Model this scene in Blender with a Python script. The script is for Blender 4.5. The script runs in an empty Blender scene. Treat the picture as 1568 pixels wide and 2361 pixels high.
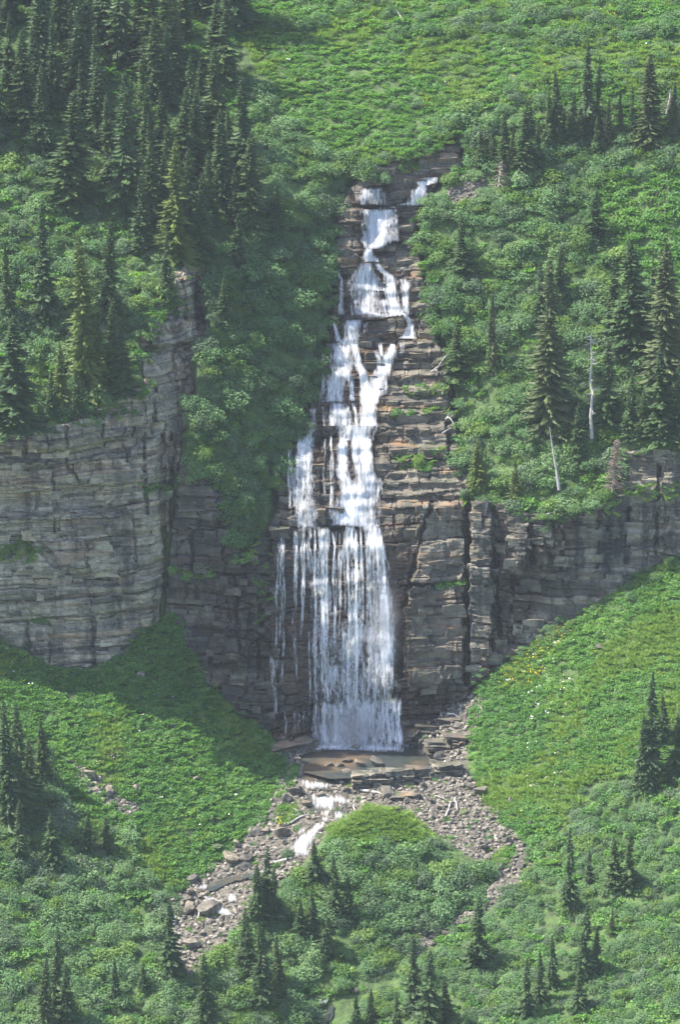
import bpy, bmesh, math, random
import numpy as np
from mathutils import Vector, Matrix, Euler
random.seed(7); RNG = np.random.default_rng(7)
SC = bpy.context.scene; COL = SC.collection

# ---------------------------------------------------------------- camera, sky, sun, exposure
TH = math.radians(15.0)                       # camera looks 15 degrees down across the valley
FOC = 9000.0                                  # picture units per unit of tangent
cam_d = bpy.data.cameras.new('camera'); cam = bpy.data.objects.new('camera', cam_d); COL.objects.link(cam)
cam_d.sensor_fit = 'VERTICAL'; cam_d.sensor_height = 24.0; cam_d.lens = 24.0*FOC/2361.0
cam_d.clip_start = 1.0; cam_d.clip_end = 6000.0
cam.location = (0, 0, 0); cam.rotation_euler = (math.pi/2-TH, 0, 0)
SC.camera = cam
SUN_DIR = Vector((-0.58, 0.15, 0.82)).normalized()   # towards the sun: high, left, a little behind the falls
w = bpy.data.worlds.new('World'); SC.world = w; w.use_nodes = True
nt = w.node_tree; bg = nt.nodes['Background']
sky = nt.nodes.new('ShaderNodeTexSky'); sky.sky_type = 'NISHITA'; sky.sun_disc = False
sky.sun_elevation = math.asin(SUN_DIR.z); sky.sun_rotation = math.atan2(SUN_DIR.x, SUN_DIR.y)
sky.air_density = 0.8; sky.dust_density = 5.0; sky.ozone_density = 1.0; sky.altitude = 1800
nt.links.new(sky.outputs[0], bg.inputs[0]); bg.inputs[1].default_value = 0.15
sl = bpy.data.lights.new('sun', 'SUN'); sl.energy = 3.7; sl.angle = math.radians(0.55); sl.color = (1.0, 0.95, 0.86)
so = bpy.data.objects.new('sun', sl); COL.objects.link(so)
so.rotation_euler = (-SUN_DIR).to_track_quat('-Z', 'Y').to_euler(); so.location = (0, 600, 200)
SC.view_settings.view_transform = 'Standard'; SC.view_settings.look = 'None'
SC.view_settings.gamma = 1.0; SC.view_settings.use_curve_mapping = False
SC.view_settings.exposure = 1.8

# ---------------------------------------------------------------- small numpy helpers
def hsh(a, b, s):
    a = np.asarray(a, np.int64).astype(np.uint64); b = np.asarray(b, np.int64).astype(np.uint64)
    h = (a*np.uint64(374761393) + b*np.uint64(668265263) + np.uint64((s*2246822519) & 0xffffffff)) & np.uint64(0xffffffff)
    h = ((h ^ (h >> np.uint64(13)))*np.uint64(1274126177)) & np.uint64(0xffffffff)
    h = h ^ (h >> np.uint64(16))
    return (h & np.uint64(0xffffff)).astype(np.float64)/float(0xffffff)
def vnoise(x, y, s=0):
    x = np.asarray(x, float); y = np.asarray(y, float)
    xi = np.floor(x); yi = np.floor(y); fx = x-xi; fy = y-yi
    fx = fx*fx*(3-2*fx); fy = fy*fy*(3-2*fy)
    xi = xi.astype(np.int64)+100000; yi = yi.astype(np.int64)+100000
    a = hsh(xi, yi, s); b = hsh(xi+1, yi, s); c = hsh(xi, yi+1, s); d = hsh(xi+1, yi+1, s)
    return (a*(1-fx)+b*fx)*(1-fy)+(c*(1-fx)+d*fx)*fy
def fbm(x, y, s=0, o=4):
    t = 0; amp = 0.5
    for k in range(o):
        t = t+amp*vnoise(x*2**k, y*2**k, s+k*17); amp *= 0.5
    return t/(1-0.5**o)
def sstep(a, b, x):
    t = np.clip((x-a)/(b-a), 0, 1); return t*t*(3-2*t)
def inpoly(u, v, poly):
    u = np.asarray(u, float); v = np.asarray(v, float); r = np.zeros(u.shape, bool)
    n = len(poly)
    for i in range(n):
        x0, y0 = poly[i]; x1, y1 = poly[(i+1) % n]
        if y0 == y1: continue
        c = ((y0 > v) != (y1 > v)) & (u < (x1-x0)*(v-y0)/(y1-y0)+x0)
        r ^= c
    return r
def blur(a, r, n=2):
    for _ in range(n):
        for ax in (0, 1):
            p = np.pad(a, [(r+1, r) if k == ax else (0, 0) for k in (0, 1)], mode='edge')
            c = np.cumsum(p, axis=ax)
            a = (np.take(c, range(2*r+1, c.shape[ax]), ax)-np.take(c, range(0, c.shape[ax]-2*r-1), ax))/(2*r+1)
    return a

# ---------------------------------------------------------------- the lie of the land
# Each region of hillside has a slope: a = rise per metre to the right, b = rise per metre away.
# The surface that best carries all these slopes is solved once and everything stands on it.
STEP = 9.0
GU = np.arange(-480, 2060, STEP); GV = np.arange(-330, 2700, STEP)
UU, VV = np.meshgrid(GU, GV)
A = np.zeros(UU.shape); B = np.full(UU.shape, 0.5)
FOREST = [(-500,-400),(530,-400),(540,60),(620,250),(690,400),(560,520),(480,600),(400,620),(300,800),(0,970),(-500,970)]
GULLY_LEFT = [(540,60),(600,180),(640,260),(720,340),(830,400),(790,480),(775,560),(770,700),(745,800),(735,880),(700,960),(650,1060),(640,1100),(600,1200),(580,1270),(540,1290),(500,1200),(480,1100),(420,1080),(440,900),(480,780),(480,600),(560,520),(690,400)]
HEAD_SIDE = [(400,620),(480,600),(480,780),(445,840),(450,900),(430,1000),(405,1100),(372,1430),(330,1440),(340,1100),(330,900),(320,780)]
LEFT_CLIFF = [(-500,985),(0,975),(150,975),(290,900),(340,890),(345,1100),(372,1430),(340,1450),(270,1520),(200,1545),(100,1530),(0,1480),(-500,1280)]
RECESS = [(372,1430),(405,1100),(430,1000),(480,1100),(540,1290),(600,1210),(640,1100),(650,1720),(600,1680),(530,1610),(480,1570),(430,1480),(400,1410)]
FALL_UP = [(810,425),(950,350),(1060,320),(1065,390),(1000,430),(970,480),(960,560),(980,640),(1010,780),(1040,850),(1040,950),(1070,1050),(1080,1150),(960,1180),(870,1215),(640,1215),(640,1100),(700,980),(735,880),(745,800),(770,700),(775,560),(785,480)]
FALL_LOW = [(610,1215),(870,1215),(960,1180),(1080,1150),(1080,1600),(960,1700),(930,1725),(690,1720),(630,1700)]
RIGHT_SLOPE = [(1060,320),(1250,180),(1568,140),(2100,100),(2100,1040),(1568,1030),(1430,1040),(1270,1180),(1080,1160),(1040,850),(1010,780),(980,640),(960,560),(975,480),(1040,400)]
RIGHT_CLIFF = [(1080,1150),(1270,1190),(1400,1150),(1440,1040),(1568,1030),(2100,1000),(2100,1130),(1568,1285),(1500,1310),(1400,1380),(1300,1440),(1200,1500),(1120,1560),(1080,1610)]
LOW_LEFT = [(-500,1270),(0,1480),(100,1530),(200,1545),(270,1520),(340,1440),(400,1410),(430,1480),(480,1570),(530,1610),(600,1680),(680,1770),(620,1830),(590,1910),(440,2040),(380,2120),(-500,2120)]
LOW_RIGHT = [(1075,1620),(1120,1560),(1200,1500),(1300,1440),(1400,1380),(1500,1310),(1568,1285),(2100,1130),(2100,2000),(1300,2000),(1240,2000),(1130,1850),(1080,1780),(1070,1700)]
STREAM = [(640,1695),(690,1715),(930,1722),(960,1700),(1060,1600),(1085,1640),(1068,1760),(1120,1850),(1200,1930),(1240,2010),(1130,2090),(1000,2175),(940,2215),(960,2140),(1090,2080),(1150,2020),(1000,1920),(930,1870),(850,1860),(760,1910),(690,2000),(600,2080),(500,2190),(480,2240),(420,2245),(388,2180),(388,2080),(450,2030),(590,1910),(620,1830),(660,1770)]
POOL = [(690,1716),(930,1722),(965,1712),(1010,1740),(1000,1785),(760,1790),(700,1760)]
MOUND = [(690,2010),(750,1918),(850,1856),(920,1862),(1010,1950),(1150,2012),(1110,2090),(960,2160),(860,2270),(760,2360),(400,2500),(480,2240),(600,2085)]
def region(poly, a, b):
    m = inpoly(UU, VV, poly); A[m] = a; B[m] = b
region([(-600,1900),(2200,1900),(2200,2800),(-600,2800)], 0.12, 0.42)
region([(-600,1900),(500,1900),(500,2800),(-600,2800)], -0.12, 0.45)
region([(900,2240),(1240,2000),(2200,1700),(2200,2800),(700,2800)], 0.30, 0.40)
region(FOREST, -0.2, 0.62)
region(RIGHT_SLOPE, 0.5, 0.95)
region(GULLY_LEFT, -0.95, 1.15)
region([(690,400),(560,520),(600,620),(700,760),(745,800),(770,700),(775,560),(790,480),(830,400),(720,340)], -0.6, 0.95)
region(LOW_LEFT, -0.22, 0.52)
region(LOW_RIGHT, 0.42, 0.55)
region(STREAM, 0.0, 0.22)
region(POOL, 0.0, 0.01)
region(MOUND, 0.0, 0.75)
region(FALL_UP, 0.0, 1.45)
region(RECESS, 0.35, 3.0)
region(FALL_LOW, 0.0, 9.0)
region(LEFT_CLIFF, -0.8, 8.0)
region(HEAD_SIDE, -6.0, 5.0)
region(RIGHT_CLIFF, 2.2, 7.0)
CT, ST = math.cos(TH), math.sin(TH)
S1 = (UU-784.0)/FOC; T1 = (1180.5-VV)/FOC
RY = T1*ST+CT; RZ = T1*CT-ST
D = RZ-A*S1-B*RY
GY = -(CT-B*ST)/D*(-STEP/FOC); GX = A/D*(STEP/FOC)
GX = blur(GX, 1, 2); GY = blur(GY, 1, 2)
gx = 0.5*(GX[:, 1:]+GX[:, :-1]); gy = 0.5*(GY[1:]+GY[:-1])
wx = np.ones(gx.shape); wy = np.ones(gy.shape)
def cut(line, r=9.0, wgt=0.004):
    for arr, uu, vv in ((wx, (UU[:, 1:]+UU[:, :-1])/2, VV[:, 1:]), (wy, UU[1:], (VV[1:]+VV[:-1])/2)):
        for (x0, y0), (x1, y1) in zip(line[:-1], line[1:]):
            L2 = (x1-x0)**2+(y1-y0)**2
            t = np.clip(((uu-x0)*(x1-x0)+(vv-y0)*(y1-y0))/L2, 0, 1)
            d = np.hypot(uu-x0-t*(x1-x0), vv-y0-t*(y1-y0))
            arr[d < r*0.75] = wgt
cut([(480,590),(480,780),(445,840),(450,900),(430,1000),(405,1100),(374,1430)])
cut([(690,2012),(750,1918),(850,1856),(920,1862),(1010,1950),(1150,2012),(1112,2090),(985,2150)])
def lap(X):
    out = 1e-9*X
    dx = wx*(X[:, 1:]-X[:, :-1]); out[:, 1:] += dx; out[:, :-1] -= dx
    dy = wy*(X[1:]-X[:-1]); out[1:] += dy; out[:-1] -= dy
    return out
rhs = np.zeros(UU.shape)
q = wx*gx; rhs[:, 1:] += q; rhs[:, :-1] -= q
q = wy*gy; rhs[1:] += q; rhs[:-1] -= q
X = np.cumsum(np.vstack([np.zeros((1, UU.shape[1])), gy]), 0)
X -= X[int((1500+330)/STEP)][None, :]
r = rhs-lap(X); p = r.copy(); rs = (r*r).sum()
for it in range(1500):
    Ap = lap(p); al = rs/(p*Ap).sum(); X += al*p; r -= al*Ap
    rn = (r*r).sum()
    if rn < 1e-13: break
    p = r+rn/rs*p; rs = rn
X -= X[int((1740+330)/STEP), int((820+480)/STEP)]
DEPTH = 600.0*np.exp(X)
def samp(arr, u, v, u0=-480.0, v0=-330.0, st=STEP):
    x = np.clip((np.asarray(u, float)-u0)/st, 0, arr.shape[1]-1.001); y = np.clip((np.asarray(v, float)-v0)/st, 0, arr.shape[0]-1.001)
    xi = x.astype(int); yi = y.astype(int); fx = x-xi; fy = y-yi
    return (arr[yi, xi]*(1-fx)+arr[yi, xi+1]*fx)*(1-fy)+(arr[yi+1, xi]*(1-fx)+arr[yi+1, xi+1]*fx)*fy
def depth(u, v): return samp(DEPTH, u, v)
def pt(u, v, d):
    s = (np.asarray(u, float)-784.0)/FOC; t = (1180.5-np.asarray(v, float))/FOC
    return np.stack([d*s, d*(t*ST+CT), d*(t*CT-ST)], -1)
print('relief', it, DEPTH.min(), DEPTH.max())
# ---------------------------------------------------------------- object helpers
def mesh_np(name, verts, faces, mats=(), smooth=False, attrs=None):
    me = bpy.data.meshes.new(name)
    verts = np.asarray(verts, np.float32); faces = np.asarray(faces, np.int32)
    nf, k = faces.shape
    me.vertices.add(len(verts)); me.vertices.foreach_set('co', verts.ravel())
    me.loops.add(nf*k); me.loops.foreach_set('vertex_index', faces.ravel())
    me.polygons.add(nf); me.polygons.foreach_set('loop_start', np.arange(0, nf*k, k, dtype=np.int32))
    me.polygons.foreach_set('use_smooth', np.full(nf, smooth))
    for an, av in (attrs or {}).items():
        at = me.attributes.new(an, 'FLOAT', 'POINT'); at.data.foreach_set('value', np.asarray(av, np.float32).ravel())
    for m in mats: me.materials.append(m)
    me.update(calc_edges=True); me.validate()
    return me
def link(name, data, parent=None, loc=None, label=None, cat=None, group=None, kind=None):
    o = bpy.data.objects.new(name, data); COL.objects.link(o)
    if loc is not None: o.location = loc
    if parent is not None: o.parent = parent
    if label: o['label'] = label
    if cat: o['category'] = cat
    if group: o['group'] = group
    if kind: o['kind'] = kind
    return o
def grid_faces(h, w_, keep=None):
    i = np.arange((h-1)*(w_-1)); r_ = i//(w_-1); c = i % (w_-1); a = r_*w_+c
    f = np.stack([a, a+w_, a+w_+1, a+1], 1)
    if keep is not None:
        kf = (keep[:-1, :-1] | keep[1:, :-1] | keep[:-1, 1:] | keep[1:, 1:]).ravel(); f = f[kf]
    return f
def compact(v, f, attrs=None):
    u = np.unique(f); m = np.zeros(len(v), np.int32); m[u] = np.arange(len(u))
    return v[u], m[f], {k: a.ravel()[u] for k, a in (attrs or {}).items()}

# ---------------------------------------------------------------- materials
class NT:
    def __init__(s, name):
        s.m = bpy.data.materials.new(name); s.m.use_nodes = True; s.t = s.m.node_tree; s.t.nodes.clear()
        s.out = s.n('ShaderNodeOutputMaterial')
    def n(s, ty, **kw):
        nd = s.t.nodes.new(ty)
        for k, v in kw.items():
            if k.startswith('i_'):
                key = k[2:]; key = int(key) if key.isdigit() else key.replace('_', ' ')
                if hasattr(v, 'node'): s.t.links.new(v, nd.inputs[key])
                else: nd.inputs[key].default_value = v
            else: setattr(nd, k, v)
        return nd
    def pos(s, sc=(1, 1, 1)):
        g = s.n('ShaderNodeNewGeometry')
        return s.n('ShaderNodeMapping', i_Vector=g.outputs['Position'], i_Scale=sc).outputs[0]
    def noise(s, vec, scale=1.0, detail=4.0, rough=0.55):
        return s.n('ShaderNodeTexNoise', i_Vector=vec, i_Scale=scale, i_Detail=detail, i_Roughness=rough).outputs[0]
    def ramp(s, f, stops):
        r_ = s.n('ShaderNodeValToRGB', i_0=f); e = r_.color_ramp.elements
        while len(e) < len(stops): e.new(0.5)
        for el, (p, c) in zip(e, stops):
            el.position = p; el.color = (*c, 1) if len(c) == 3 else c
        return r_.outputs[0]
    def mix(s, f, a, b, mode='MIX'):
        nd = s.n('ShaderNodeMix', data_type='RGBA', blend_type=mode)
        for i, v in ((0, f), (6, a), (7, b)):
            if hasattr(v, 'node'): s.t.links.new(v, nd.inputs[i])
            else: nd.inputs[i].default_value = v if i == 0 else (*v, 1)
        return nd.outputs[2]
    def math(s, op, a, b=0.0, c=0.0, clamp=False):
        nd = s.n('ShaderNodeMath', operation=op, use_clamp=clamp)
        for i, v in enumerate((a, b, c)):
            if hasattr(v, 'node'): s.t.links.new(v, nd.inputs[i])
            else: nd.inputs[i].default_value = v
        return nd.outputs[0]
    def attr(s, name): return s.n('ShaderNodeAttribute', attribute_name=name).outputs['Fac']
    def surf(s, sh): s.t.links.new(sh, s.out.inputs[0]); return s.m

def rock_mat(name, stops, wet_attr=False, tint=(1.0, 1.015, 0.945), stain=0.5, moss=0.3, rust=0.3):
    t = NT(name)
    p = t.pos()
    strat = t.noise(t.pos((0.05, 0.05, 0.55)), 1.0, 5.0, 0.6)
    big = t.noise(p, 0.11, 3.0)
    f = t.math('ADD', t.math('MULTIPLY', strat, 0.38), t.math('MULTIPLY', big, 0.22))
    f = t.math('ADD', f, t.math('MULTIPLY', t.attr('bed'), 0.40))
    c = t.ramp(f, stops)
    fine = t.noise(p, 1.6, 7.0, 0.65)
    c = t.mix(1.0, c, t.ramp(fine, [(0.25, (0.58, 0.58, 0.58)), (0.55, (1, 1, 1)), (0.8, (1.3, 1.28, 1.24))]), 'MULTIPLY')
    info = t.n('ShaderNodeObjectInfo')
    c = t.mix(1.0, c, t.ramp(info.outputs['Random'], [(0, (0.86, 0.86, 0.87)), (0.5, (1, 0.98, 0.95)), (1, (1.12, 1.10, 1.06))]), 'MULTIPLY')
    if rust:
        rn = t.noise(t.pos((0.09, 0.09, 0.8)), 1.0, 4.0)
        rf = t.ramp(rn, [(0.56, (0, 0, 0)), (0.68, (rust, rust, rust))])
        c = t.mix(rf, c, (0.26, 0.145, 0.075))
    if stain:
        sn = t.noise(t.pos((0.42, 0.42, 0.03)), 1.0, 4.0, 0.6)
        sf = t.ramp(sn, [(0.50, (0, 0, 0)), (0.62, (stain, stain, stain))])
        c = t.mix(sf, c, (0.035, 0.036, 0.04))
        wn = t.noise(t.pos((0.55, 0.55, 0.05)), 1.3, 3.0, 0.6)
        wf = t.ramp(wn, [(0.62, (0, 0, 0)), (0.74, (0.35, 0.35, 0.35))])
        c = t.mix(wf, c, (0.42, 0.42, 0.40))
    if moss:
        nz = t.n('ShaderNodeSeparateXYZ', i_0=t.n('ShaderNodeNewGeometry').outputs['Normal']).outputs[2]
        mn = t.noise(p, 0.35, 4.0)
        mf = t.math('MULTIPLY', t.ramp(mn, [(0.5, (0, 0, 0)), (0.66, (1, 1, 1))]), t.ramp(nz, [(0.15, (0.1, 0.1, 0.1)), (0.7, (1, 1, 1))]))
        c = t.mix(t.math('MULTIPLY', mf, moss), c, (0.055, 0.085, 0.025))
    rough = 0.85
    if wet_attr:
        wa = t.attr('wet')
        wn = t.noise(p, 0.6, 4.0)
        wf = t.math('ADD', wa, t.math('MULTIPLY', t.math('SUBTRACT', wn, 0.5), 0.7), clamp=True)
        wc = t.mix(1.0, c, (0.34, 0.28, 0.235), 'MULTIPLY')
        c = t.mix(wf, c, wc)
        rough = t.math('SUBTRACT', 0.85, t.math('MULTIPLY', wf, 0.5))
    if tint != (1, 1, 1): c = t.mix(1.0, c, tint, 'MULTIPLY')
    b1 = t.noise(p, 1.1, 8.0, 0.7); b2 = t.noise(t.pos((0.35, 0.35, 3.2)), 1.0, 4.0, 0.6)
    bb = t.math('ADD', b1, t.math('MULTIPLY', b2, 0.9))
    bump = t.n('ShaderNodeBump', i_Height=bb, i_Strength=0.85, i_Distance=0.32)
    s = t.n('ShaderNodeBsdfPrincipled', i_Base_Color=c, i_Roughness=rough, i_Normal=bump.outputs[0])
    s.inputs['Specular IOR Level'].default_value = 0.35
    return t.surf(s.outputs[0])

def leaf_mat(name, stops, trans=0.4, tip=None, patch=0.03, pv=1.8):
    t = NT(name)
    info = t.n('ShaderNodeObjectInfo')
    n1 = t.noise(t.n('ShaderNodeMapping', i_Vector=info.outputs['Location'], i_Scale=(1, 1, 1)).outputs[0], patch, 2.0)
    f = t.math('ADD', t.math('MULTIPLY', t.math('SUBTRACT', n1, 0.5), pv), info.outputs['Random'])
    f = t.math('ADD', t.math('MULTIPLY', f, 0.6), 0.2, clamp=True)
    c = t.ramp(f, stops)
    if tip: c = t.mix(t.math('MULTIPLY', t.attr('tip'), 0.8), c, tip)  # paler fir tips: new growth, plus sunlit highlights put into the colour
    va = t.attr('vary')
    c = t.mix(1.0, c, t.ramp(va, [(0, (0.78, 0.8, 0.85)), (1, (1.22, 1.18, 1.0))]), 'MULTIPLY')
    d = t.n('ShaderNodeBsdfDiffuse', i_Color=c)
    tr = t.n('ShaderNodeBsdfTranslucent', i_Color=t.mix(1.0, c, (1.05, 1.25, 0.55), 'MULTIPLY'))
    g = t.n('ShaderNodeBsdfGlossy', i_Color=(1, 1, 1, 1), i_Roughness=0.6)
    m1 = t.n('ShaderNodeMixShader', i_0=trans, i_1=d.outputs[0], i_2=tr.outputs[0])
    m2 = t.n('ShaderNodeMixShader', i_0=0.012, i_1=m1.outputs[0], i_2=g.outputs[0])
    return t.surf(m2.outputs[0])

def plain_mat(name, stops, scale=2.0, rough=0.85, bump=0.3, stretch=(1, 1, 1)):
    t = NT(name); p = t.pos(stretch)
    n = t.noise(p, scale, 6.0, 0.6)
    info = t.n('ShaderNodeObjectInfo')
    c = t.mix(1.0, t.ramp(n, stops), t.ramp(info.outputs['Random'], [(0, (0.62, 0.62, 0.64)), (0.6, (1, 0.97, 0.93)), (1, (1.35, 1.25, 1.12))]), 'MULTIPLY')
    b = t.n('ShaderNodeBump', i_Height=n, i_Strength=0.7, i_Distance=bump)
    s = t.n('ShaderNodeBsdfPrincipled', i_Base_Color=c, i_Roughness=rough, i_Normal=b.outputs[0])
    return t.surf(s.outputs[0])

def ground_mat():
    t = NT('hillside_soil'); p = t.pos()
    n = t.noise(p, 0.8, 7.0, 0.65); n2 = t.noise(p, 0.06, 3.0)
    c = t.ramp(n, [(0.3, (0.028, 0.042, 0.016)), (0.5, (0.055, 0.095, 0.026)), (0.7, (0.085, 0.15, 0.035))])
    c = t.mix(1.0, c, t.ramp(n2, [(0.3, (0.8, 0.85, 0.8)), (0.7, (1.15, 1.1, 0.9))]), 'MULTIPLY')
    g = t.attr('gravel')
    gc = t.ramp(t.noise(p, 1.5, 8.0, 0.7), [(0.3, (0.035, 0.030, 0.022)), (0.5, (0.085, 0.074, 0.056)), (0.72, (0.19, 0.165, 0.13))])
    gf = t.ramp(t.math('ADD', g, t.math('MULTIPLY', t.math('SUBTRACT', n, 0.5), 0.8)), [(0.35, (0, 0, 0)), (0.6, (1, 1, 1))])
    c = t.mix(gf, c, gc)
    b = t.n('ShaderNodeBump', i_Height=n, i_Strength=0.9, i_Distance=0.5)
    s = t.n('ShaderNodeBsdfPrincipled', i_Base_Color=c, i_Roughness=0.9, i_Normal=b.outputs[0])
    return t.surf(s.outputs[0])

def white_water_mat():
    t = NT('white_water')
    ac = t.attr('across'); al = t.attr('along'); de = t.attr('dens'); ed = t.attr('edge')
    v = t.n('ShaderNodeCombineXYZ', i_0=ac, i_1=t.math('MULTIPLY', al, 0.16), i_2=t.math('MULTIPLY', de, 3.0)).outputs[0]
    n1 = t.noise(v, 2.4, 5.0, 0.62)
    v2 = t.n('ShaderNodeCombineXYZ', i_0=ac, i_1=t.math('MULTIPLY', al, 0.42), i_2=0.0).outputs[0]
    n2 = t.noise(v2, 3.1, 4.0, 0.6)
    n = t.math('ADD', t.math('MULTIPLY', n1, 0.62), t.math('MULTIPLY', n2, 0.38))
    # coverage: thick where dense, torn into threads where thin and at the edges
    x = t.math('ADD', t.math('MULTIPLY', t.math('SUBTRACT', n, 0.5), 3.4), t.math('SUBTRACT', t.math('MULTIPLY', de, 1.2), 0.50))
    x = t.math('SUBTRACT', x, t.math('MULTIPLY', t.math('SUBTRACT', 1.0, ed), 1.0))
    a = t.n('ShaderNodeMapRange', i_0=x, i_1=-0.30, i_2=0.78, i_3=0.0, i_4=0.95).outputs[0]
    c = t.ramp(n1, [(0.3, (0.74, 0.76, 0.78)), (0.55, (0.93, 0.94, 0.95))])
    bm = t.n('ShaderNodeBump', i_Height=n, i_Strength=0.6, i_Distance=0.3)
    d = t.n('ShaderNodeBsdfDiffuse', i_Color=c, i_Normal=bm.outputs[0])
    tl = t.n('ShaderNodeBsdfTranslucent', i_Color=(0.95, 0.96, 0.97, 1), i_Normal=bm.outputs[0])
    m = t.n('ShaderNodeMixShader', i_0=0.5, i_1=d.outputs[0], i_2=tl.outputs[0])
    tp = t.n('ShaderNodeBsdfTransparent')
    o = t.n('ShaderNodeMixShader', i_0=a, i_1=tp.outputs[0], i_2=m.outputs[0])
    return t.surf(o.outputs[0])

def pool_mat():
    t = NT('pool_water'); p = t.pos((1, 1, 1))
    n = t.noise(p, 0.16, 3.0)
    c = t.ramp(n, [(0.44, (0.032, 0.040, 0.036)), (0.54, (0.055, 0.052, 0.040)), (0.68, (0.12, 0.08, 0.045))])
    r1 = t.noise(p, 3.0, 4.0)
    b = t.n('ShaderNodeBump', i_Height=r1, i_Strength=0.5, i_Distance=0.08)
    s = t.n('ShaderNodeBsdfPrincipled', i_Base_Color=c, i_Roughness=0.3, i_Normal=b.outputs[0])
    s.inputs['IOR'].default_value = 1.33
    return t.surf(s.outputs[0])

M_LEFT = rock_mat('layered_cliff_rock', [(0.30, (0.052, 0.048, 0.041)), (0.40, (0.162, 0.146, 0.118)), (0.46, (0.380, 0.332, 0.261)), (0.51, (0.142, 0.133, 0.114)), (0.56, (0.427, 0.356, 0.266)), (0.62, (0.247, 0.176, 0.133)), (0.70, (0.342, 0.318, 0.266))], stain=0.6, moss=0.5, rust=0.5)
M_GULLY = rock_mat('dark_gully_rock', [(0.30, (0.032, 0.030, 0.028)), (0.45, (0.068, 0.062, 0.054)), (0.53, (0.136, 0.122, 0.104)), (0.60, (0.060, 0.052, 0.044)), (0.70, (0.104, 0.088, 0.072))], wet_attr=True, stain=0.6, moss=0.8, rust=0.2)  # dark brown rock of its own colour, wetter towards the falls
M_RIGHT = rock_mat('dark_cliff_rock', [(0.30, (0.038, 0.036, 0.031)), (0.42, (0.106, 0.096, 0.080)), (0.49, (0.272, 0.242, 0.200)), (0.55, (0.076, 0.070, 0.060)), (0.66, (0.230, 0.200, 0.157))], wet_attr=True, stain=0.95, moss=0.35, rust=0.2)
M_FALL = rock_mat('stream_bedrock', [(0.30, (0.057, 0.050, 0.043)), (0.42, (0.114, 0.097, 0.081)), (0.50, (0.205, 0.179, 0.148)), (0.57, (0.099, 0.082, 0.067)), (0.68, (0.167, 0.133, 0.103))], wet_attr=True, stain=0.55, moss=0.35, rust=0.7)
M_BOULDER = plain_mat('boulder_stone', [(0.3, (0.06, 0.054, 0.043)), (0.5, (0.128, 0.115, 0.09)), (0.62, (0.185, 0.168, 0.132)), (0.75, (0.30, 0.275, 0.215))], 1.4, bump=0.12)
M_GROUND = ground_mat()
M_WATER = white_water_mat(); M_POOL = pool_mat()
M_DEAD = plain_mat('weathered_wood', [(0.3, (0.30, 0.27, 0.24)), (0.7, (0.58, 0.55, 0.51))], 1.5, bump=0.05, stretch=(2, 2, 0.4))
M_BARK = plain_mat('fir_bark', [(0.3, (0.05, 0.042, 0.035)), (0.7, (0.13, 0.11, 0.095))], 2.0, bump=0.05)
M_TWIG = plain_mat('dead_twigs', [(0.3, (0.15, 0.11, 0.085)), (0.7, (0.27, 0.22, 0.18))], 1.0, bump=0.02)
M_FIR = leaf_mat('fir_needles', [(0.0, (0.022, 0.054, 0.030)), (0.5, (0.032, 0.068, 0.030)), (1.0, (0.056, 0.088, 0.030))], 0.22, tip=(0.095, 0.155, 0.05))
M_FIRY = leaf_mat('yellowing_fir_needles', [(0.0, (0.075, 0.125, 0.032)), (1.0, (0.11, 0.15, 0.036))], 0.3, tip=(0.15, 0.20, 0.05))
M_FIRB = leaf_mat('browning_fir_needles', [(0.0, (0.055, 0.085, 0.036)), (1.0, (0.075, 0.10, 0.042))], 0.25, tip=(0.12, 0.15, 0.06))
M_SHRUB = leaf_mat('alder_leaves', [(0.0, (0.075, 0.155, 0.062)), (0.35, (0.112, 0.212, 0.085)), (0.65, (0.152, 0.255, 0.115)), (1.0, (0.20, 0.295, 0.125))], 0.36, patch=0.05)
M_WILLOW = leaf_mat('willow_leaves', [(0.0, (0.09, 0.155, 0.085)), (1.0, (0.17, 0.24, 0.14))], 0.36, patch=0.05)
M_MAPLE = leaf_mat('yellow_green_leaves', [(0.0, (0.10, 0.20, 0.05)), (1.0, (0.19, 0.28, 0.075))], 0.4, patch=0.05)
M_HERB = leaf_mat('meadow_leaves', [(0.0, (0.080, 0.195, 0.055)), (0.5, (0.135, 0.275, 0.07)), (1.0, (0.20, 0.34, 0.085))], 0.42, patch=0.06)
M_GRASS = leaf_mat('grass_blades', [(0.0, (0.17, 0.28, 0.07)), (1.0, (0.25, 0.34, 0.09))], 0.4, patch=0.08)
M_YEL = leaf_mat('yellow_petals', [(0.0, (0.52, 0.40, 0.02)), (1.0, (0.62, 0.50, 0.03))], 0.3)
M_WHT = leaf_mat('white_umbels', [(0.0, (0.68, 0.70, 0.62)), (1.0, (0.8, 0.8, 0.74))], 0.3)
M_FIRE = leaf_mat('fireweed_stalks', [(0.0, (0.22, 0.14, 0.20)), (1.0, (0.30, 0.17, 0.25))], 0.3)

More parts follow.
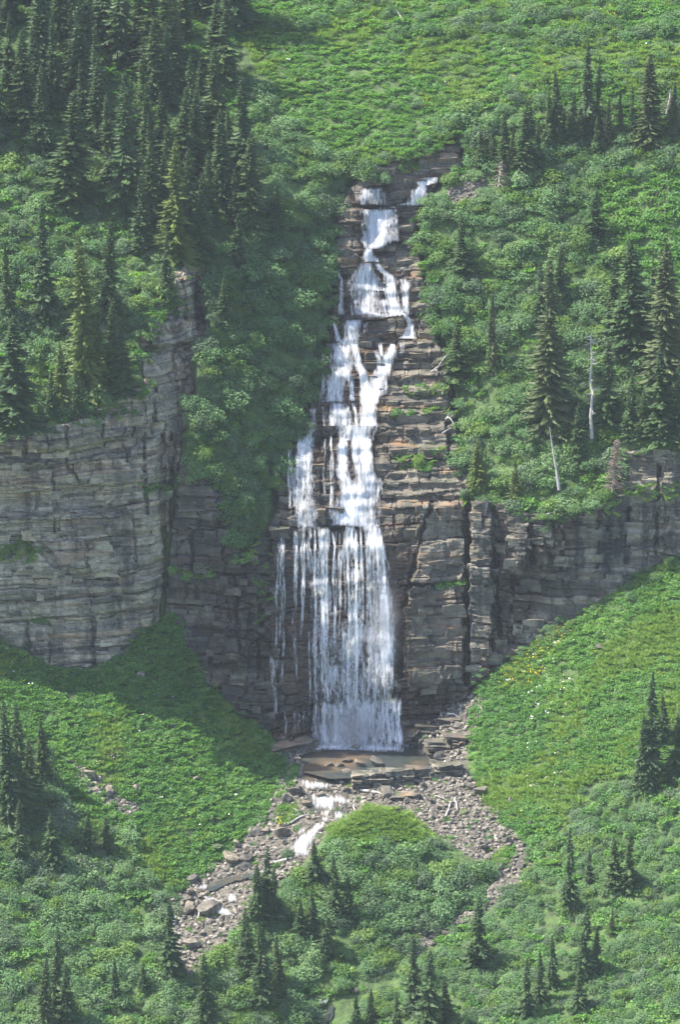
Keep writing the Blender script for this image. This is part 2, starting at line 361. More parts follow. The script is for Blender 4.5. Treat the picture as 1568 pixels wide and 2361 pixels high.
# ---------------------------------------------------------------- rock relief
def layers(seed, th, lo=-260, hi=160):
    r_ = np.random.default_rng(seed); z = [lo]
    while z[-1] < hi: z.append(z[-1]+th*r_.uniform(0.35, 1.9))
    return np.array(z)
def strata(x, z, seed, th=1.5, seg=4.0, amp=0.45, dip=0.0, vert=0.5, fine=1.0, big=3.0):
    zb = layers(seed, th)
    zz = z+dip*x+0.9*th*(fbm(x/11, z/11, seed+1, 3)-0.5)
    k = np.searchsorted(zb, zz)
    lo = zb[k-1]; hi = zb[k]
    e1 = np.minimum(zz-lo, hi-zz)
    sw = seg*(0.45+1.3*hsh(k, k*0, seed+2))
    xs = x/sw+hsh(k, k*0, seed+3)*7+0.35*(vnoise(x/1.7, z/1.7, seed+4)-0.5)
    c = np.floor(xs); fx = xs-c
    e2 = np.minimum(fx, 1-fx)*sw
    pr = amp*1.5*(hsh(k, c, seed+5)-0.5)+amp*1.3*(hsh(k, k*0, seed+6)-0.5)
    gk = 0.08+0.75*hsh(k, k*0, seed+12)**2; gc = 0.03+0.45*hsh(k, c, seed+13)**3
    pr = pr-gk*(1-sstep(0.0, 0.25, e1))-gc*(1-sstep(0.0, 0.2, e2))
    zf = layers(seed+50, th*0.28); z2 = zz+0.3*(fbm(x/4, z/3, seed+14, 3)-0.5); kf = np.searchsorted(zf, z2)
    cf = np.floor(x/(0.5+2.0*hsh(kf, kf*0, seed+15))+hsh(kf, kf*0, seed+16)*9)
    ef = np.minimum(z2-zf[kf-1], zf[kf]-z2)
    pr = pr+fine*(0.30*(hsh(kf, kf*0, seed+17)-0.5)+0.26*(hsh(kf, cf, seed+18)-0.5)-0.12*(1-sstep(0, 0.1, ef)))
    pr = pr+big*(fbm(x/7, z/9, seed+7, 3)-0.5)+vert*1.6*(fbm(x/2.2, z/16, seed+8, 3)-0.5)+0.35*(fbm(x/0.9, z/0.55, seed+9, 3)-0.5)
    # broken ground: whole chunks fallen out, deep open joints
    kk = np.floor(zz/(th*2.1)+0.7*fbm(x/9, z/9, seed+20, 2)); xx = x/(seg*1.3)+hsh(kk, kk*0, seed+21)*5+0.5*(fbm(x/2.5, z/2.5, seed+22, 3)-0.5); cc = np.floor(xx)
    fx2 = np.minimum(xx-cc, 1-(xx-cc))*seg*1.3
    pr = pr+amp*2.2*(hsh(kk, cc, seed+23)**2-0.33)-0.7*amp*(hsh(kk, cc, seed+24) > .6)*(1-sstep(0, 0.35, fx2))
    bed = 0.42*hsh(k, k*0, seed+25)+0.12*hsh(k, c, seed+26)+0.30*hsh(kf, kf*0, seed+27)+0.16*fbm(x/5, z/4, seed+28, 4)
    return pr, bed
# lips of the stepped bed of the upper falls, top to bottom (value, share of the step that is tread)
LIPS = [(296, .1), (338, .25), (360, .3), (384, .35), (408, .45), (436, .3), (462, .35), (483, .2), (512, .15), (540, .1), (570, .5), (594, .3), (616, .25), (645, .2), (672, .15), (703, .15),
        (735, .35), (762, .2), (785, .3), (808, .3), (832, .3), (862, .3), (893, .25), (922, .3), (950, .25), (984, .2), (1032, .15), (1066, .25), (1088, .3), (1112, .3), (1140, .3), (1168, .3), (1192, .25), (1215, .2)]
LV = np.array([l[0] for l in LIPS], float); LT = np.array([l[1] for l in LIPS])
def stair(u, v):
    vv = v-0.045*(u-860)*0-9*(vnoise(u/70, v/160, 91)-0.5)-7*(vnoise(u/17, v/60, 92)-0.5)
    k = np.clip(np.searchsorted(LV, vv)-1, 0, len(LV)-2)
    a, b = LV[k], LV[k+1]; t = np.clip((vv-a)/(b-a), 0, 1)
    tr = LT[k+1]+0.12*(vnoise(u/40, k*3.1, 93)-0.5)
    f = np.where(t < 1-tr, 0.12*t/(1-tr), 0.12+0.88*(t-(1-tr))/tr)
    da = depth(u, a+(v-vv)); db = depth(u, b+(v-vv))
    return da+(db-da)*f
BUTTS = [([(-150,985),(300,955),(305,1008),(160,1044),(-150,1042)], 1.3), ([(160,1195),(300,1180),(312,1318),(215,1326)], 1.1), ([(345,745),(440,735),(446,792),(355,802)], 1.7), ([(402,620),(472,640),(472,722),(410,730)], 1.0), ([(-150,1120),(120,1110),(130,1200),(-150,1190)], 0.7), ([(230,1060),(330,1050),(330,1150),(240,1160)], 0.8),
         ([(965,1165),(1068,1155),(1070,1345),(945,1345),(958,1300)], 1.3), ([(938,1352),(1066,1348),(1068,1560),(945,1600),(935,1480)], 1.5),
         ([(1084,1170),(1133,1172),(1135,1420),(1128,1560),(1086,1590)], 1.3), ([(1190,1200),(1218,1205),(1212,1318),(1188,1310)], 0.9),
         ([(868,1000),(1028,968),(1036,1052),(900,1068)], 1.0), ([(890,795),(1030,790),(1035,830),(885,832)], 0.6), ([(925,865),(1035,850),(1040,905),(930,905)], 0.8),
         ([(905,905),(1040,898),(1045,945),(880,965)], 0.6), ([(895,1085),(1040,1075),(1070,1130),(880,1150)], 0.7),
         ([(840,733),(932,728),(935,772),(845,772)], 1.0), ([(788,483),(838,480),(832,520),(795,522)], 1.0), ([(785,592),(850,586),(850,612),(786,618)], 0.9),
         ([(405,980),(500,1140),(500,1220),(410,1215)], 0.9), ([(510,1395),(575,1390),(560,1520),(520,1515)], 0.8)]
CRACKS = [([(1078,1150),(1080,1250),(1077,1400),(1076,1580)], 7, 2.6), ([(1000,1150),(972,1230),(952,1320),(925,1420),(925,1560)], 7, 1.8), ([(1140,1165),(1150,1240),(1142,1330),(1150,1480)], 9, 1.2),
          ([(1225,1180),(1228,1300)], 8, 0.9), ([(150,985),(155,1080),(180,1100)], 5, 1.0), ([(376,1000),(372,1150),(385,1300),(370,1420)], 9, 2.2), ([(300,930),(305,1010),(290,1060)], 5, 0.9),
          ([(1450,1175),(1447,1300)], 6, 1.0), ([(120,1095),(127,1240)], 5, .9), ([(212,1415),(216,1535)], 6, 1.0), ([(62,1430),(66,1515)], 5, .8), ([(272,1335),(277,1450)], 6, .9), ([(332,1000),(338,1180)], 6, 1.1), ([(455,640),(452,760)], 6, 1.2), ([(420,650),(428,735)], 5, 1.0), ([(395,800),(405,900)], 6, 1.2), ([(360,900),(352,1000)], 6, 1.2), ([(425,830),(418,960)], 6, 1.2), ([(112,1435),(116,1525)], 5, .8), ([(60,985),(62,1044)], 5, .8), ([(105,985),(108,1044)], 4, .8), ([(235,965),(238,1030)], 5, .9), ([(1300,1190),(1297,1340)], 5, .8), ([(1382,1175),(1378,1310)], 5, .9), ([(1520,1080),(1515,1280)], 6, .9), ([(1180,1330),(1186,1480)], 5, .7), ([(440,1240),(455,1380)], 6, 1.0), ([(540,1330),(552,1500)], 6, .9), ([(600,1400),(596,1560)], 5, .8), ([(395,1000),(395,1200)], 8, 2.5), ([(1032,860),(1036,1060)], 5, 0.8)]
LEDGES = [([(-150,1050),(160,1052),(300,1018),(370,990)], 20, 1.6), ([(0,1240),(90,1262),(180,1336),(290,1341),(370,1300)], 17, 1.3), ([(-100,1410),(200,1445),(340,1405)], 14, 0.8), ([(60,1085),(230,1075)], 9, 0.7), ([(150,1180),(350,1160)], 8, 0.7), ([(330,808),(450,798)], 12, 1.2),
          ([(620,1640),(730,1630),(930,1618),(1080,1600)], 10, 0.8), ([(1080,1345),(1250,1340),(1450,1265),(1568,1230)], 10, 0.5)]
def polyd(u, v, line):
    best = np.full(u.shape, 1e9)
    for (x0, y0), (x1, y1) in zip(line[:-1], line[1:]):
        t = np.clip(((u-x0)*(x1-x0)+(v-y0)*(y1-y0))/((x1-x0)**2+(y1-y0)**2), 0, 1)
        best = np.minimum(best, np.hypot(u-x0-t*(x1-x0), v-y0-t*(y1-y0)))
    return best
def features(u, v):
    e = np.zeros(u.shape)
    un = u+9*(vnoise(u/13, v/13, 71)-0.5); vn = v+9*(vnoise(u/13, v/13, 72)-0.5)
    for pl, h in BUTTS:
        e += h*inpoly(un, vn, pl)
    for ln, wd, h in CRACKS:
        e -= h*(1-sstep(wd*0.35, wd, polyd(un, vn, ln)))
    for ln, wd, h in LEDGES:        # an overhang: proud above, cut back below
        d = polyd(un, vn, ln); e -= h*(1-sstep(wd*0.5, wd, d))
    return e
class Sheet:
    """A sheet of bare rock over part of the hillside, with its own layers, joints and ledges."""
    def __init__(s, name, poly, st, u0, u1, v0, v1, seed, mat, stairs=None, label='', cat='', feather=10, wrap=0.0, **kw):
        s.st = st; s.u0, s.v0 = u0, v0
        s.us = np.arange(u0, u1+st, st); s.vs = np.arange(v0, v1+st, st)
        u, v = np.meshgrid(s.us, s.vs)
        un = u+16*(fbm(u/45, v/45, seed+31, 3)-0.5); vn = v+16*(fbm(u/45, v/45, seed+32, 3)-0.5)
        m = np.zeros(u.shape, bool)
        for pl in poly: m |= inpoly(un, vn, pl)
        r_ = max(1, int(feather/st/2)); mm = blur(m.astype(float), r_, 2)
        base = depth(u, v); d = base.copy()
        if stairs:
            sm = blur(inpoly(u, v, stairs).astype(float), 2, 2)
            d = d*(1-sm)+stair(u, v)*sm
        P = pt(u, v, d)
        e, s.bed = strata(P[..., 0]+wrap*(P[..., 1]-600), P[..., 2], seed, **kw); e = e+features(u, v)
        d = d-e-0.3+(1-sstep(0.0, 0.8, mm))*3.5
        s.d = d; s.m = mm; s.keep = mm > 0.02
        P = pt(u, v, d)
        s.P = P; s.name = name; s.mat = mat; s.label = label; s.cat = cat
    def at(s, u, v): return samp(s.d, u, v, s.u0, s.v0, s.st)
    def inside(s, u, v): return samp(s.m, u, v, s.u0, s.v0, s.st)
    def build(s, wet=None):
        h, w_ = s.d.shape
        at = {'wet': wet if wet is not None else np.zeros(s.d.shape), 'bed': s.bed}
        vv, ff, at = compact(s.P.reshape(-1, 3), grid_faces(h, w_, s.keep), at)
        s.o = link(s.name, mesh_np(s.name, vv, ff, [s.mat], False, at), label=s.label, cat=s.cat)
        return s.o
LEFT = Sheet('layered_cliff', [LEFT_CLIFF, HEAD_SIDE], 2.5, -140, 500, 590, 1570, 11, M_LEFT, th=1.9, seg=9.0, amp=0.6, dip=-0.03, vert=1.0, big=4.0, wrap=0.9,
             label='broad layered grey and tan cliff at the left, above the shaded lower slope', cat='cliff')
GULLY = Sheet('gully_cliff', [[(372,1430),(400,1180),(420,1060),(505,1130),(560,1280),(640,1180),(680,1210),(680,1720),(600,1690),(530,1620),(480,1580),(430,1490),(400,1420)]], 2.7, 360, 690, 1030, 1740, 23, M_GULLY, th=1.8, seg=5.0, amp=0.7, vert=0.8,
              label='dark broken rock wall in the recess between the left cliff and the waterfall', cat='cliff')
FALL = Sheet('waterfall_cliff', [FALL_UP, FALL_LOW], 2.5, 590, 1130, 280, 1745, 37, M_FALL, stairs=FALL_UP, th=1.6, seg=3.4, amp=0.5, dip=-0.04, vert=0.35, fine=0.55,
             label='stepped wet brown rock cliff that the waterfall runs down', cat='cliff')
RIGHT = Sheet('stained_cliff', [[(1076,1150)]+RIGHT_CLIFF[1:-1]+[(1070,1620)]], 2.7, 1060, 1700, 1010, 1640, 53, M_RIGHT, th=2.4, seg=7.5, amp=0.4, dip=0.05, vert=0.6,
               label='dark water-stained cliff at the right, above the sunny meadow slope', cat='cliff')
SHEETS = [LEFT, GULLY, FALL, RIGHT]
def rock_depth(u, v):
    """Front-most of the hillside and the rock sheets."""
    d = depth(u, v); u = np.asarray(u, float); v = np.asarray(v, float)
    for s in SHEETS:
        i = (u >= s.u0) & (u <= s.us[-1]) & (v >= s.v0) & (v <= s.vs[-1])
        ds = s.at(u, v); ms = s.inside(u, v)
        d = np.where(i & (ms > 0.5), ds, d)
    return d
# ---------------------------------------------------------------- ground sheet
tu = np.arange(-480, 2050, 6.0); tv = np.arange(-330, 2690, 6.0)
tuu, tvv = np.meshgrid(tu, tv)
TALUS = [(150,1745),(232,1790),(290,1840),(325,1852),(310,1885),(255,1870),(200,1830)]
SCREE = [(1065,1610),(1110,1590),(1125,1640),(1095,1700),(1080,1760),(1060,1700)]
SCAR = [(1035,425),(1120,415),(1125,450),(1075,480),(1040,470)]
push = np.zeros(tuu.shape)
for s in SHEETS:
    i = (tuu >= s.u0) & (tuu <= s.us[-1]) & (tvv >= s.v0) & (tvv <= s.vs[-1])
    push = np.maximum(push, np.where(i, sstep(0.4, 1.0, s.inside(tuu, tvv)), 0)*2.2)
push = np.maximum(push, blur(inpoly(tuu, tvv, FALL_UP).astype(float), 2, 2)*6.0)
gr = np.zeros(tuu.shape, bool)
for pl in (STREAM, TALUS, SCREE, SCAR, POOL): gr |= inpoly(tuu, tvv, pl)
gr = blur(gr.astype(float), 2, 2)
push += blur(inpoly(tuu, tvv, POOL).astype(float), 1, 1)*2.2
td = depth(tuu, tvv)+push
tp = pt(tuu, tvv, td)
bumpy = 0.9*(fbm(tp[..., 0]/3.5, tp[..., 1]/3.5, 5, 4)-0.5)*(1-0.6*gr)+0.5*(fbm(tp[..., 0]/0.9, tp[..., 1]/0.9, 6, 3)-0.5)*gr
tp[..., 2] += bumpy
link('hillside', mesh_np('hillside', tp.reshape(-1, 3), grid_faces(*tuu.shape), [M_GROUND], True, {'gravel': gr}), kind='structure')
zmin = float(tp[..., 2].min())
yb = float(tp[-1, :, 1].max())
link('valley_floor', mesh_np('valley_floor', [(-900, -300, zmin-3), (900, -300, zmin-3), (900, yb+40, zmin-3), (-900, yb+40, zmin-3)], [(0, 1, 2, 3)], [M_GROUND], False, {'gravel': np.zeros(4)}), kind='structure')

# ---------------------------------------------------------------- water: every fall is traced row by row on the rock
def Zm(ox, oy, k): return lambda x, y: ((ox+x/k)/1.594, (oy+y/k)/1.594)
Z1 = Zm(1150, 500, 2.412); Z2 = Zm(1050, 1100, 2.24); Z3 = Zm(950, 1600, 1.96); Z4 = Zm(900, 2200, 1.845); Z5 = Zm(900, 2700, 1.4255); Z6 = Zm(550, 2900, 2.24)
FALLS = [  # (map, density, rows of (y, left, right))
 (Z1,.62,[(455,480,640),(490,360,655),(540,350,672),(590,345,697),(614,345,700)]),
 (Z1,1.0,[(365,1010,1092),(395,930,1090),(412,915,1085),(440,955,1005),(480,890,1005),(540,862,1003),(580,850,990),(612,755,985)]),
 (Z1,.35,[(612,560,985),(630,560,760),(655,450,725)]),
 (Z1,1.05,[(650,450,722),(700,450,706),(760,460,692),(850,448,682),(930,440,690),(975,470,640),(998,478,565)]),
 (Z1,.5,[(680,690,800),(740,685,775),(850,675,778),(938,680,780)]),
 (Z1,1.05,[(995,475,520),(1050,450,532),(1090,452,566),(1114,478,572)]),
 (Z1,.95,[(1125,430,515),(1180,388,532),(1240,343,562),(1300,330,602),(1370,333,622)]),
 (Z1,.72,[(1360,333,622),(1450,330,605),(1590,322,590)]),
 (Z1,.95,[(1130,548,580),(1190,588,642),(1240,638,722),(1300,648,742),(1370,638,738),(1440,655,752),(1580,690,795)]),
 (Z1,.72,[(1265,770,852),(1330,778,862),(1420,788,852),(1500,786,852),(1570,765,862)]),
 (Z1,.6,[(1440,565,705),(1575,565,722)]),
 (Z1,.55,[(1190,203,228),(1280,238,272),(1370,228,274),(1450,222,274),(1590,222,295)]),
 (Z1,.9,[(1566,560,862),(1585,480,862),(1604,430,700)]),
 (Z2,1.0,[(112,965,992),(170,998,1032),(220,1008,1052),(290,972,1062),(322,925,1064)]),
 (Z2,.9,[(190,388,402),(260,408,432),(350,418,460)]),
 (Z2,.82,[(168,478,622),(240,468,612),(300,478,622),(345,438,592),(378,355,590)]),
 (Z2,.5,[(178,635,675),(285,632,680)]),
 (Z2,.82,[(368,350,582),(430,362,562),(520,368,572),(600,352,562),(680,328,500),(760,318,492),(845,315,495)]),
 (Z2,1.0,[(370,540,588),(430,558,602),(520,568,622),(600,598,662),(680,618,682),(760,618,702),(860,622,742),(960,608,742),(1042,605,752)]),
 (Z2,.72,[(610,440,565),(680,518,562),(838,528,572)]),
 (Z2,1.0,[(365,868,892),(420,838,902),(480,798,902),(540,788,872),(600,728,862),(660,698,832),(720,658,832),(780,638,802),(865,625,742)]),
 (Z2,.65,[(355,758,785),(420,768,802),(475,780,812)]),
 (Z2,.6,[(415,728,752),(500,742,792),(575,738,802)]),
 (Z2,.5,[(345,940,985),(460,945,985)]),
 (Z2,.84,[(850,365,502),(930,348,542),(1042,338,562)]),
 (Z2,.8,[(850,538,562),(940,568,592),(1042,568,604)]),
 (Z2,.45,[(885,188,258),(980,193,258),(1050,198,265)]),
 (Z2,.45,[(868,298,324),(1050,298,324)]),
 (Z2,.4,[(395,298,335),(520,278,335),(640,298,345),(850,268,305)]),
 (Z2,.95,[(1035,428,745),(1100,438,725),(1160,475,702)]),
 (Z2,1.0,[(1145,612,705),(1250,608,702),(1350,608,712)]),
 (Z2,.82,[(1145,458,502),(1200,428,502),(1350,424,508)]),
 (Z2,.6,[(1125,538,612),(1250,538,602),(1350,558,604)]),
 (Z2,.58,[(1055,168,265),(1100,168,242),(1200,78,242),(1280,68,237),(1350,60,242)]),
 (Z3,.62,[(10,275,408),(150,248,402),(240,238,412),(350,208,422),(450,208,432),(520,248,442),(600,218,442),(668,298,425)]),
 (Z3,.85,[(15,578,642),(150,568,642),(240,552,652),(300,568,662),(380,588,702),(450,578,702),(560,538,762),(648,530,642)]),
 (Z3,.55,[(15,658,722),(150,668,722),(280,688,735)]),
 (Z3,.95,[(0,738,802),(150,728,812),(250,728,825),(330,698,882),(400,605,885),(450,588,862),(540,538,862),(600,528,862),(655,640,862)]),
 (Z3,.56,[(652,348,384),(720,358,388),(800,338,374),(900,323,422),(1000,318,422),(1100,320,482)]),
 (Z3,.6,[(660,428,515),(760,428,532),(860,448,502),(960,458,502),(1050,458,522),(1200,448,532),(1372,438,542)]),
 (Z3,.92,[(655,638,692),(740,618,692),(860,598,742),(950,638,742)]),
 (Z3,.58,[(940,638,742),(1050,648,742),(1200,648,762),(1372,648,722)]),
 (Z3,.85,[(640,728,862),(700,778,882),(800,778,912),(900,838,932),(1000,858,952)]),
 (Z3,.62,[(990,858,952),(1100,868,962),(1200,868,972),(1372,878,988)]),
 (Z3,.5,[(675,163,177),(760,153,177),(860,138,182),(960,133,187),(1040,128,157),(1200,108,132),(1340,93,132)]),
 (Z3,.56,[(680,248,292),(800,238,302),(900,248,292),(1100,253,277),(1260,253,302)]),
 (Z3,.52,[(790,568,622),(1000,568,602),(1150,558,602),(1360,558,602)]),
 (Z4,.6,[(0,508,602),(100,508,572),(200,523,562),(280,528,552),(420,528,562)]),
 (Z4,.62,[(0,698,792),(200,688,782),(300,698,792),(450,688,782),(500,698,735)]),
 (Z4,.64,[(0,908,1002),(200,918,1032),(400,898,1032),(500,850,1032),(640,838,1052)]),
 (Z4,.64,[(425,588,652),(540,528,672),(560,508,622),(690,555,690)]),
 (Z4,.5,[(684,458,762),(720,458,742),(800,448,742),(900,478,762),(1002,498,782)]),
 (Z4,.52,[(664,938,1075),(700,898,1052),(800,888,1052),(900,828,1042),(1005,798,1062)]),
 (Z4,.64,[(670,745,942),(800,730,900),(1003,715,825)]),
 (Z4,.5,[(375,163,202),(600,178,212),(720,193,217),(885,203,222)]),
 (Z4,.52,[(245,378,492),(335,448,492)]),
 (Z4,.36,[(150,440,1030),(420,450,1045),(680,440,1065),(1005,440,1075)]),
 (Z4,.9,[(980,480,500),(1000,500,860),(1015,520,1080),(1030,800,1060)]),
 (Z5,.86,[(236,295,322),(258,298,450),(282,325,425)]),
 (Z5,.86,[(308,345,382),(332,348,450),(360,362,470),(394,388,452)]),
 (Z5,.8,[(310,440,500),(340,440,540),(362,440,560)]),
 (Z5,.86,[(418,404,432),(456,396,430)]), (Z5,.86,[(400,480,520),(420,465,530),(448,470,536)]),
 (Z6,.86,[(345,1300,1365),(420,1205,1345),(480,1160,1322),(548,1205,1295)]),
 (Z6,.8,[(305,1240,1285),(372,1228,1262)]),
 (Z6,.86,[(878,455,520),(920,478,562),(980,518,622),(1036,590,685)]),
 (Z6,.9,[(856,640,702),(922,648,702)]), (Z6,.86,[(1036,190,212),(1112,168,202)]),
 (Z6,.86,[(612,955,1000),(655,960,990)]), (Z6,.7,[(688,840,905),(705,835,890)]), (Z6,.62,[(770,420,560),(800,400,520),(830,355,430)]), (Z6,.6,[(700,660,900),(722,600,840)]), (Z6,.7,[(1230,300,420),(1262,260,330)]), (Z5,.8,[(390,395,445),(422,398,434)]), (Z5,.75,[(452,396,430),(490,345,400),(525,315,362)]), (Z6,.8,[(545,1215,1280),(590,1020,1060),(618,960,1005)]), (Z6,.75,[(652,955,990),(680,870,930),(700,830,880)]), (Zm(900,3500,2),.7,[(330,560,620),(380,540,600)]),
]
THREADS = []
rt = random.Random(77); Zi = lambda x, y: (x, y)
def threads(n, ua, ub, va, vb, drift, wr, dr, jit=40):
    for k in range(n):
        u0 = rt.uniform(ua, ub); a = va+rt.uniform(-4, jit*.3); b = vb-rt.uniform(0, jit*4); w_ = rt.uniform(*wr); ph = rt.uniform(0, 99); dd = drift*((u0-ua)/(ub-ua+1e-6))+rt.uniform(-4, 4)
        rows = []
        for q in range(9):
            t = q/8; v_ = a+(b-a)*t; c = u0+dd*t**.6+5*(float(vnoise(ph+t*5, 0, 401))-.5)+4*(float(vnoise(ph+t*17, 0, 402))-.5); ww = w_*(.45+(1.7 if va > 1210 else .9)*t+.8*float(vnoise(ph+t*9, 3, 403)))
            rows.append((v_, c-ww, c+ww))
        FALLS.append((Zi, rt.uniform(*dr), rows)); THREADS.append(len(FALLS)-1)
threads(4, 634, 664, 1216, 1690, -8, (.6, 1.5), (.36, .55), 45)
threads(4, 668, 698, 1216, 1660, 0, (.6, 1.5), (.34, .52), 45)
threads(6, 696, 735, 1214, 1600, 4, (.8, 2.4), (.45, .78), 45)
threads(6, 735, 772, 1214, 1660, 2, (.8, 2.4), (.45, .8), 40)
threads(3, 772, 800, 1216, 1640, 0, (.6, 1.6), (.36, .52), 40)
threads(7, 800, 836, 1214, 1660, 2, (.8, 2.6), (.45, .85), 40)
threads(9, 836, 876, 1214, 1690, 36, (1, 3.2), (.42, .74), 30)
threads(12, 700, 908, 1440, 1700, 6, (.8, 2.4), (.36, .58), 30)
threads(7, 722, 775, 1616, 1724, 2, (1, 3), (.4, .7), 5)
threads(8, 775, 870, 1622, 1724, 2, (1, 2.6), (.34, .55), 5)
threads(8, 868, 926, 1608, 1724, 3, (1, 3.2), (.4, .72), 5)
threads(6, 640, 716, 1630, 1706, 0, (.6, 1.3), (.34, .5), 10)
threads(7, 660, 730, 1000, 1215, -12, (.7, 2), (.42, .66), 30)
threads(8, 745, 880, 1000, 1215, 0, (.8, 2.4), (.45, .75), 40)
FALLS += [(Zi, .85, [(1711,738,800),(1729,726,792)]), (Zi, .85, [(1713,838,928),(1734,846,934)]), (Zi, .7, [(1716,790,850),(1731,780,858)]), (Zi, .30, [(1330,694,770),(1480,692,795),(1660,702,800)]), (Zi, .38, [(1270,850,895),(1380,846,910),(1500,846,918),(1690,840,930)]), (Zi, .32, [(1420,770,860),(1680,755,880)]), (Zi, .28, [(1600,760,895),(1680,735,915),(1724,725,925)]),
    (Zi, .8, [(1708,745,915),(1718,716,945),(1729,730,935)])]
TM = []
FM = FALL.d.copy()
for ax in (0, 0, 0, 1, 1):
    FM = np.minimum(FM, np.minimum(np.roll(FM, 1, ax), np.roll(FM, -1, ax)))
FB = blur(blur(FM, 1, 1).repeat(1, 0), 2, 2)
wetmap = np.zeros(FALL.d.shape); fu, fv = np.meshgrid(FALL.us, FALL.vs)
for fi, (Z, den, rows) in enumerate(FALLS):
    pts_ = [(Z(l, y), Z(r_, y)) for y, l, r_ in rows]
    vs_ = np.array([p_[0][1] for p_ in pts_]); ls = np.array([p_[0][0] for p_ in pts_]); rs_ = np.array([p_[1][0] for p_ in pts_])
    n = max(4, int((vs_[-1]-vs_[0])/2.6)); v = np.linspace(vs_[0], vs_[-1], n)
    l = np.interp(v, vs_, ls); r_ = np.interp(v, vs_, rs_)
    on = v[0] < 1700
    if on: wetmap = np.maximum(wetmap, ((fu > np.interp(fv, v, l)-16) & (fu < np.interp(fv, v, r_)+16) & (fv > v[0]-6) & (fv < v[-1]+10)).astype(float))
    pad = 2.0+0.08*(r_-l)
    l = l-pad; r_ = r_+pad
    m = max(5, int((r_-l).max()/2.8)+2); s = np.linspace(0, 1, m)
    u = l[:, None]+(r_-l)[:, None]*s[None, :]; vv = np.repeat(v[:, None], m, 1)
    if on:
        d = samp(FB, u, vv, FALL.u0, FALL.v0, FALL.st)
        d = d-0.30-0.04*(fi % 5)
        if v[0] >= 1205:
            d = d-0.35-0.5*np.minimum(1, (vv-v[0])/150)
            q = np.minimum.accumulate(d[:, :], axis=0); d = 0.5*d+0.5*np.minimum(d, blur(d, 3, 1)-0.2)
    else: d = depth(u, vv)-1.0-0.02*(fi % 5)
    P = pt(u, vv, d)
    x = P[..., 0]; z = P[..., 2]
    P[..., 1] -= 0.35*(fbm(x/0.8, z/2.5, 300+fi, 3)-0.3)
    hw = np.minimum(u-l[:, None], r_[:, None]-u)/15.0
    ed = np.minimum(1, hw/np.maximum(0.15, 0.34*(r_-l)[:, None]/15.0))
    ev = np.minimum(1, np.minimum((vv-v[0]+3)/(9.0 if v[0] < 1250 else 16.0), (v[-1]+4-vv)/(9.0 if v[-1] < 1225 else (14.0 if v[0] > 1560 else 70.0))))
    al = (v[-1]-vv)/15.0
    if fi in THREADS:
        TM.append((P.reshape(-1, 3), grid_faces(*u.shape), x.ravel(), (al+fi*7.3).ravel(), (den*(1-.42*np.clip((vv-1330)/250, 0, 1)*(v[0] < 1400))).ravel(), np.minimum(ed, ev).ravel())); continue
    nm = 'cascade' if v[0] < 1205 else ('falling_water' if on else 'stream_rapid')
    link(nm, mesh_np(nm, P.reshape(-1, 3), grid_faces(*u.shape), [M_WATER], True,
         {'across': x, 'along': al+fi*7.3, 'dens': np.full(u.shape, den), 'edge': np.minimum(ed, ev)}), kind='structure')
off = np.cumsum([0]+[len(q[0]) for q in TM])[:-1]
link('water_threads', mesh_np('water_threads', np.concatenate([q[0] for q in TM]), np.concatenate([q[1]+o_ for q, o_ in zip(TM, off)]), [M_WATER], True,
     {k_: np.concatenate([q[i_] for q in TM]) for k_, i_ in (('across', 2), ('along', 3), ('dens', 4), ('edge', 5))}), kind='structure')
wet = blur(wetmap, 4, 2)
low = inpoly(fu, fv, [(600,1190),(960,1170),(955,1400),(940,1560),(1060,1600),(1080,1760),(580,1760)])
wet = np.clip(np.maximum(wet, blur(low.astype(float), 8, 2)*0.9), 0, 1)
def seep(sh, polys, amt):
    a, b = np.meshgrid(sh.us, sh.vs); m = np.zeros(a.shape)
    for pl in polys: m = np.maximum(m, blur(inpoly(a+30*(fbm(a/40, b/160, 3, 3)-.5), b, pl).astype(float), 4, 2))
    return m*amt
LEFT.build(); GULLY.build(seep(GULLY, [[(480,1210),(700,1200),(700,1740),(560,1740),(430,1480),(470,1400)]], .75)); FALL.build(wet)
RIGHT.build(seep(RIGHT, [[(1135,1170),(1185,1170),(1188,1330),(1215,1330),(1220,1200),(1345,1190),(1300,1300),(1230,1420),(1170,1560),(1085,1620),(1070,1560),(1140,1440)], [(1240,1180),(1270,1180),(1262,1400),(1235,1400)]], .95))

# pool and quiet reaches of the stream: level sheets of water
def flat_water(name, outline, zoff=0.0, zpt=None):
    zp = pt(*zpt, float(depth(*zpt)))[2]+zoff
    vs = []
    for (u, v) in outline:
        s = (u-784)/FOC; t = (1180.5-v)/FOC; rz = t*CT-ST; d = zp/rz
        vs.append((d*s, d*(t*ST+CT), zp))
    me = bpy.data.meshes.new(name); me.from_pydata(vs, [], [list(range(len(vs)))]); me.materials.append(M_POOL)
    link(name, me, kind='structure')
def wob(pl, seed, a=4):
    out = []
    for (x0, y0), (x1, y1) in zip(pl, pl[1:]+pl[:1]):
        for k in range(4):
            t = k/4; out.append((x0+(x1-x0)*t+a*(float(vnoise(x0*.1+t*9, y0*.1, seed))-.5), y0+(y1-y0)*t+a*.4*(float(vnoise(x0*.1+t*9, y0*.1, seed+1))-.5)))
    return out
flat_water('pool', wob([(690,1714),(935,1714),(968,1712),(1012,1742),(1040,1768),(1000,1782),(870,1792),(760,1796),(700,1780)], 3), 0.25, (850,1752))
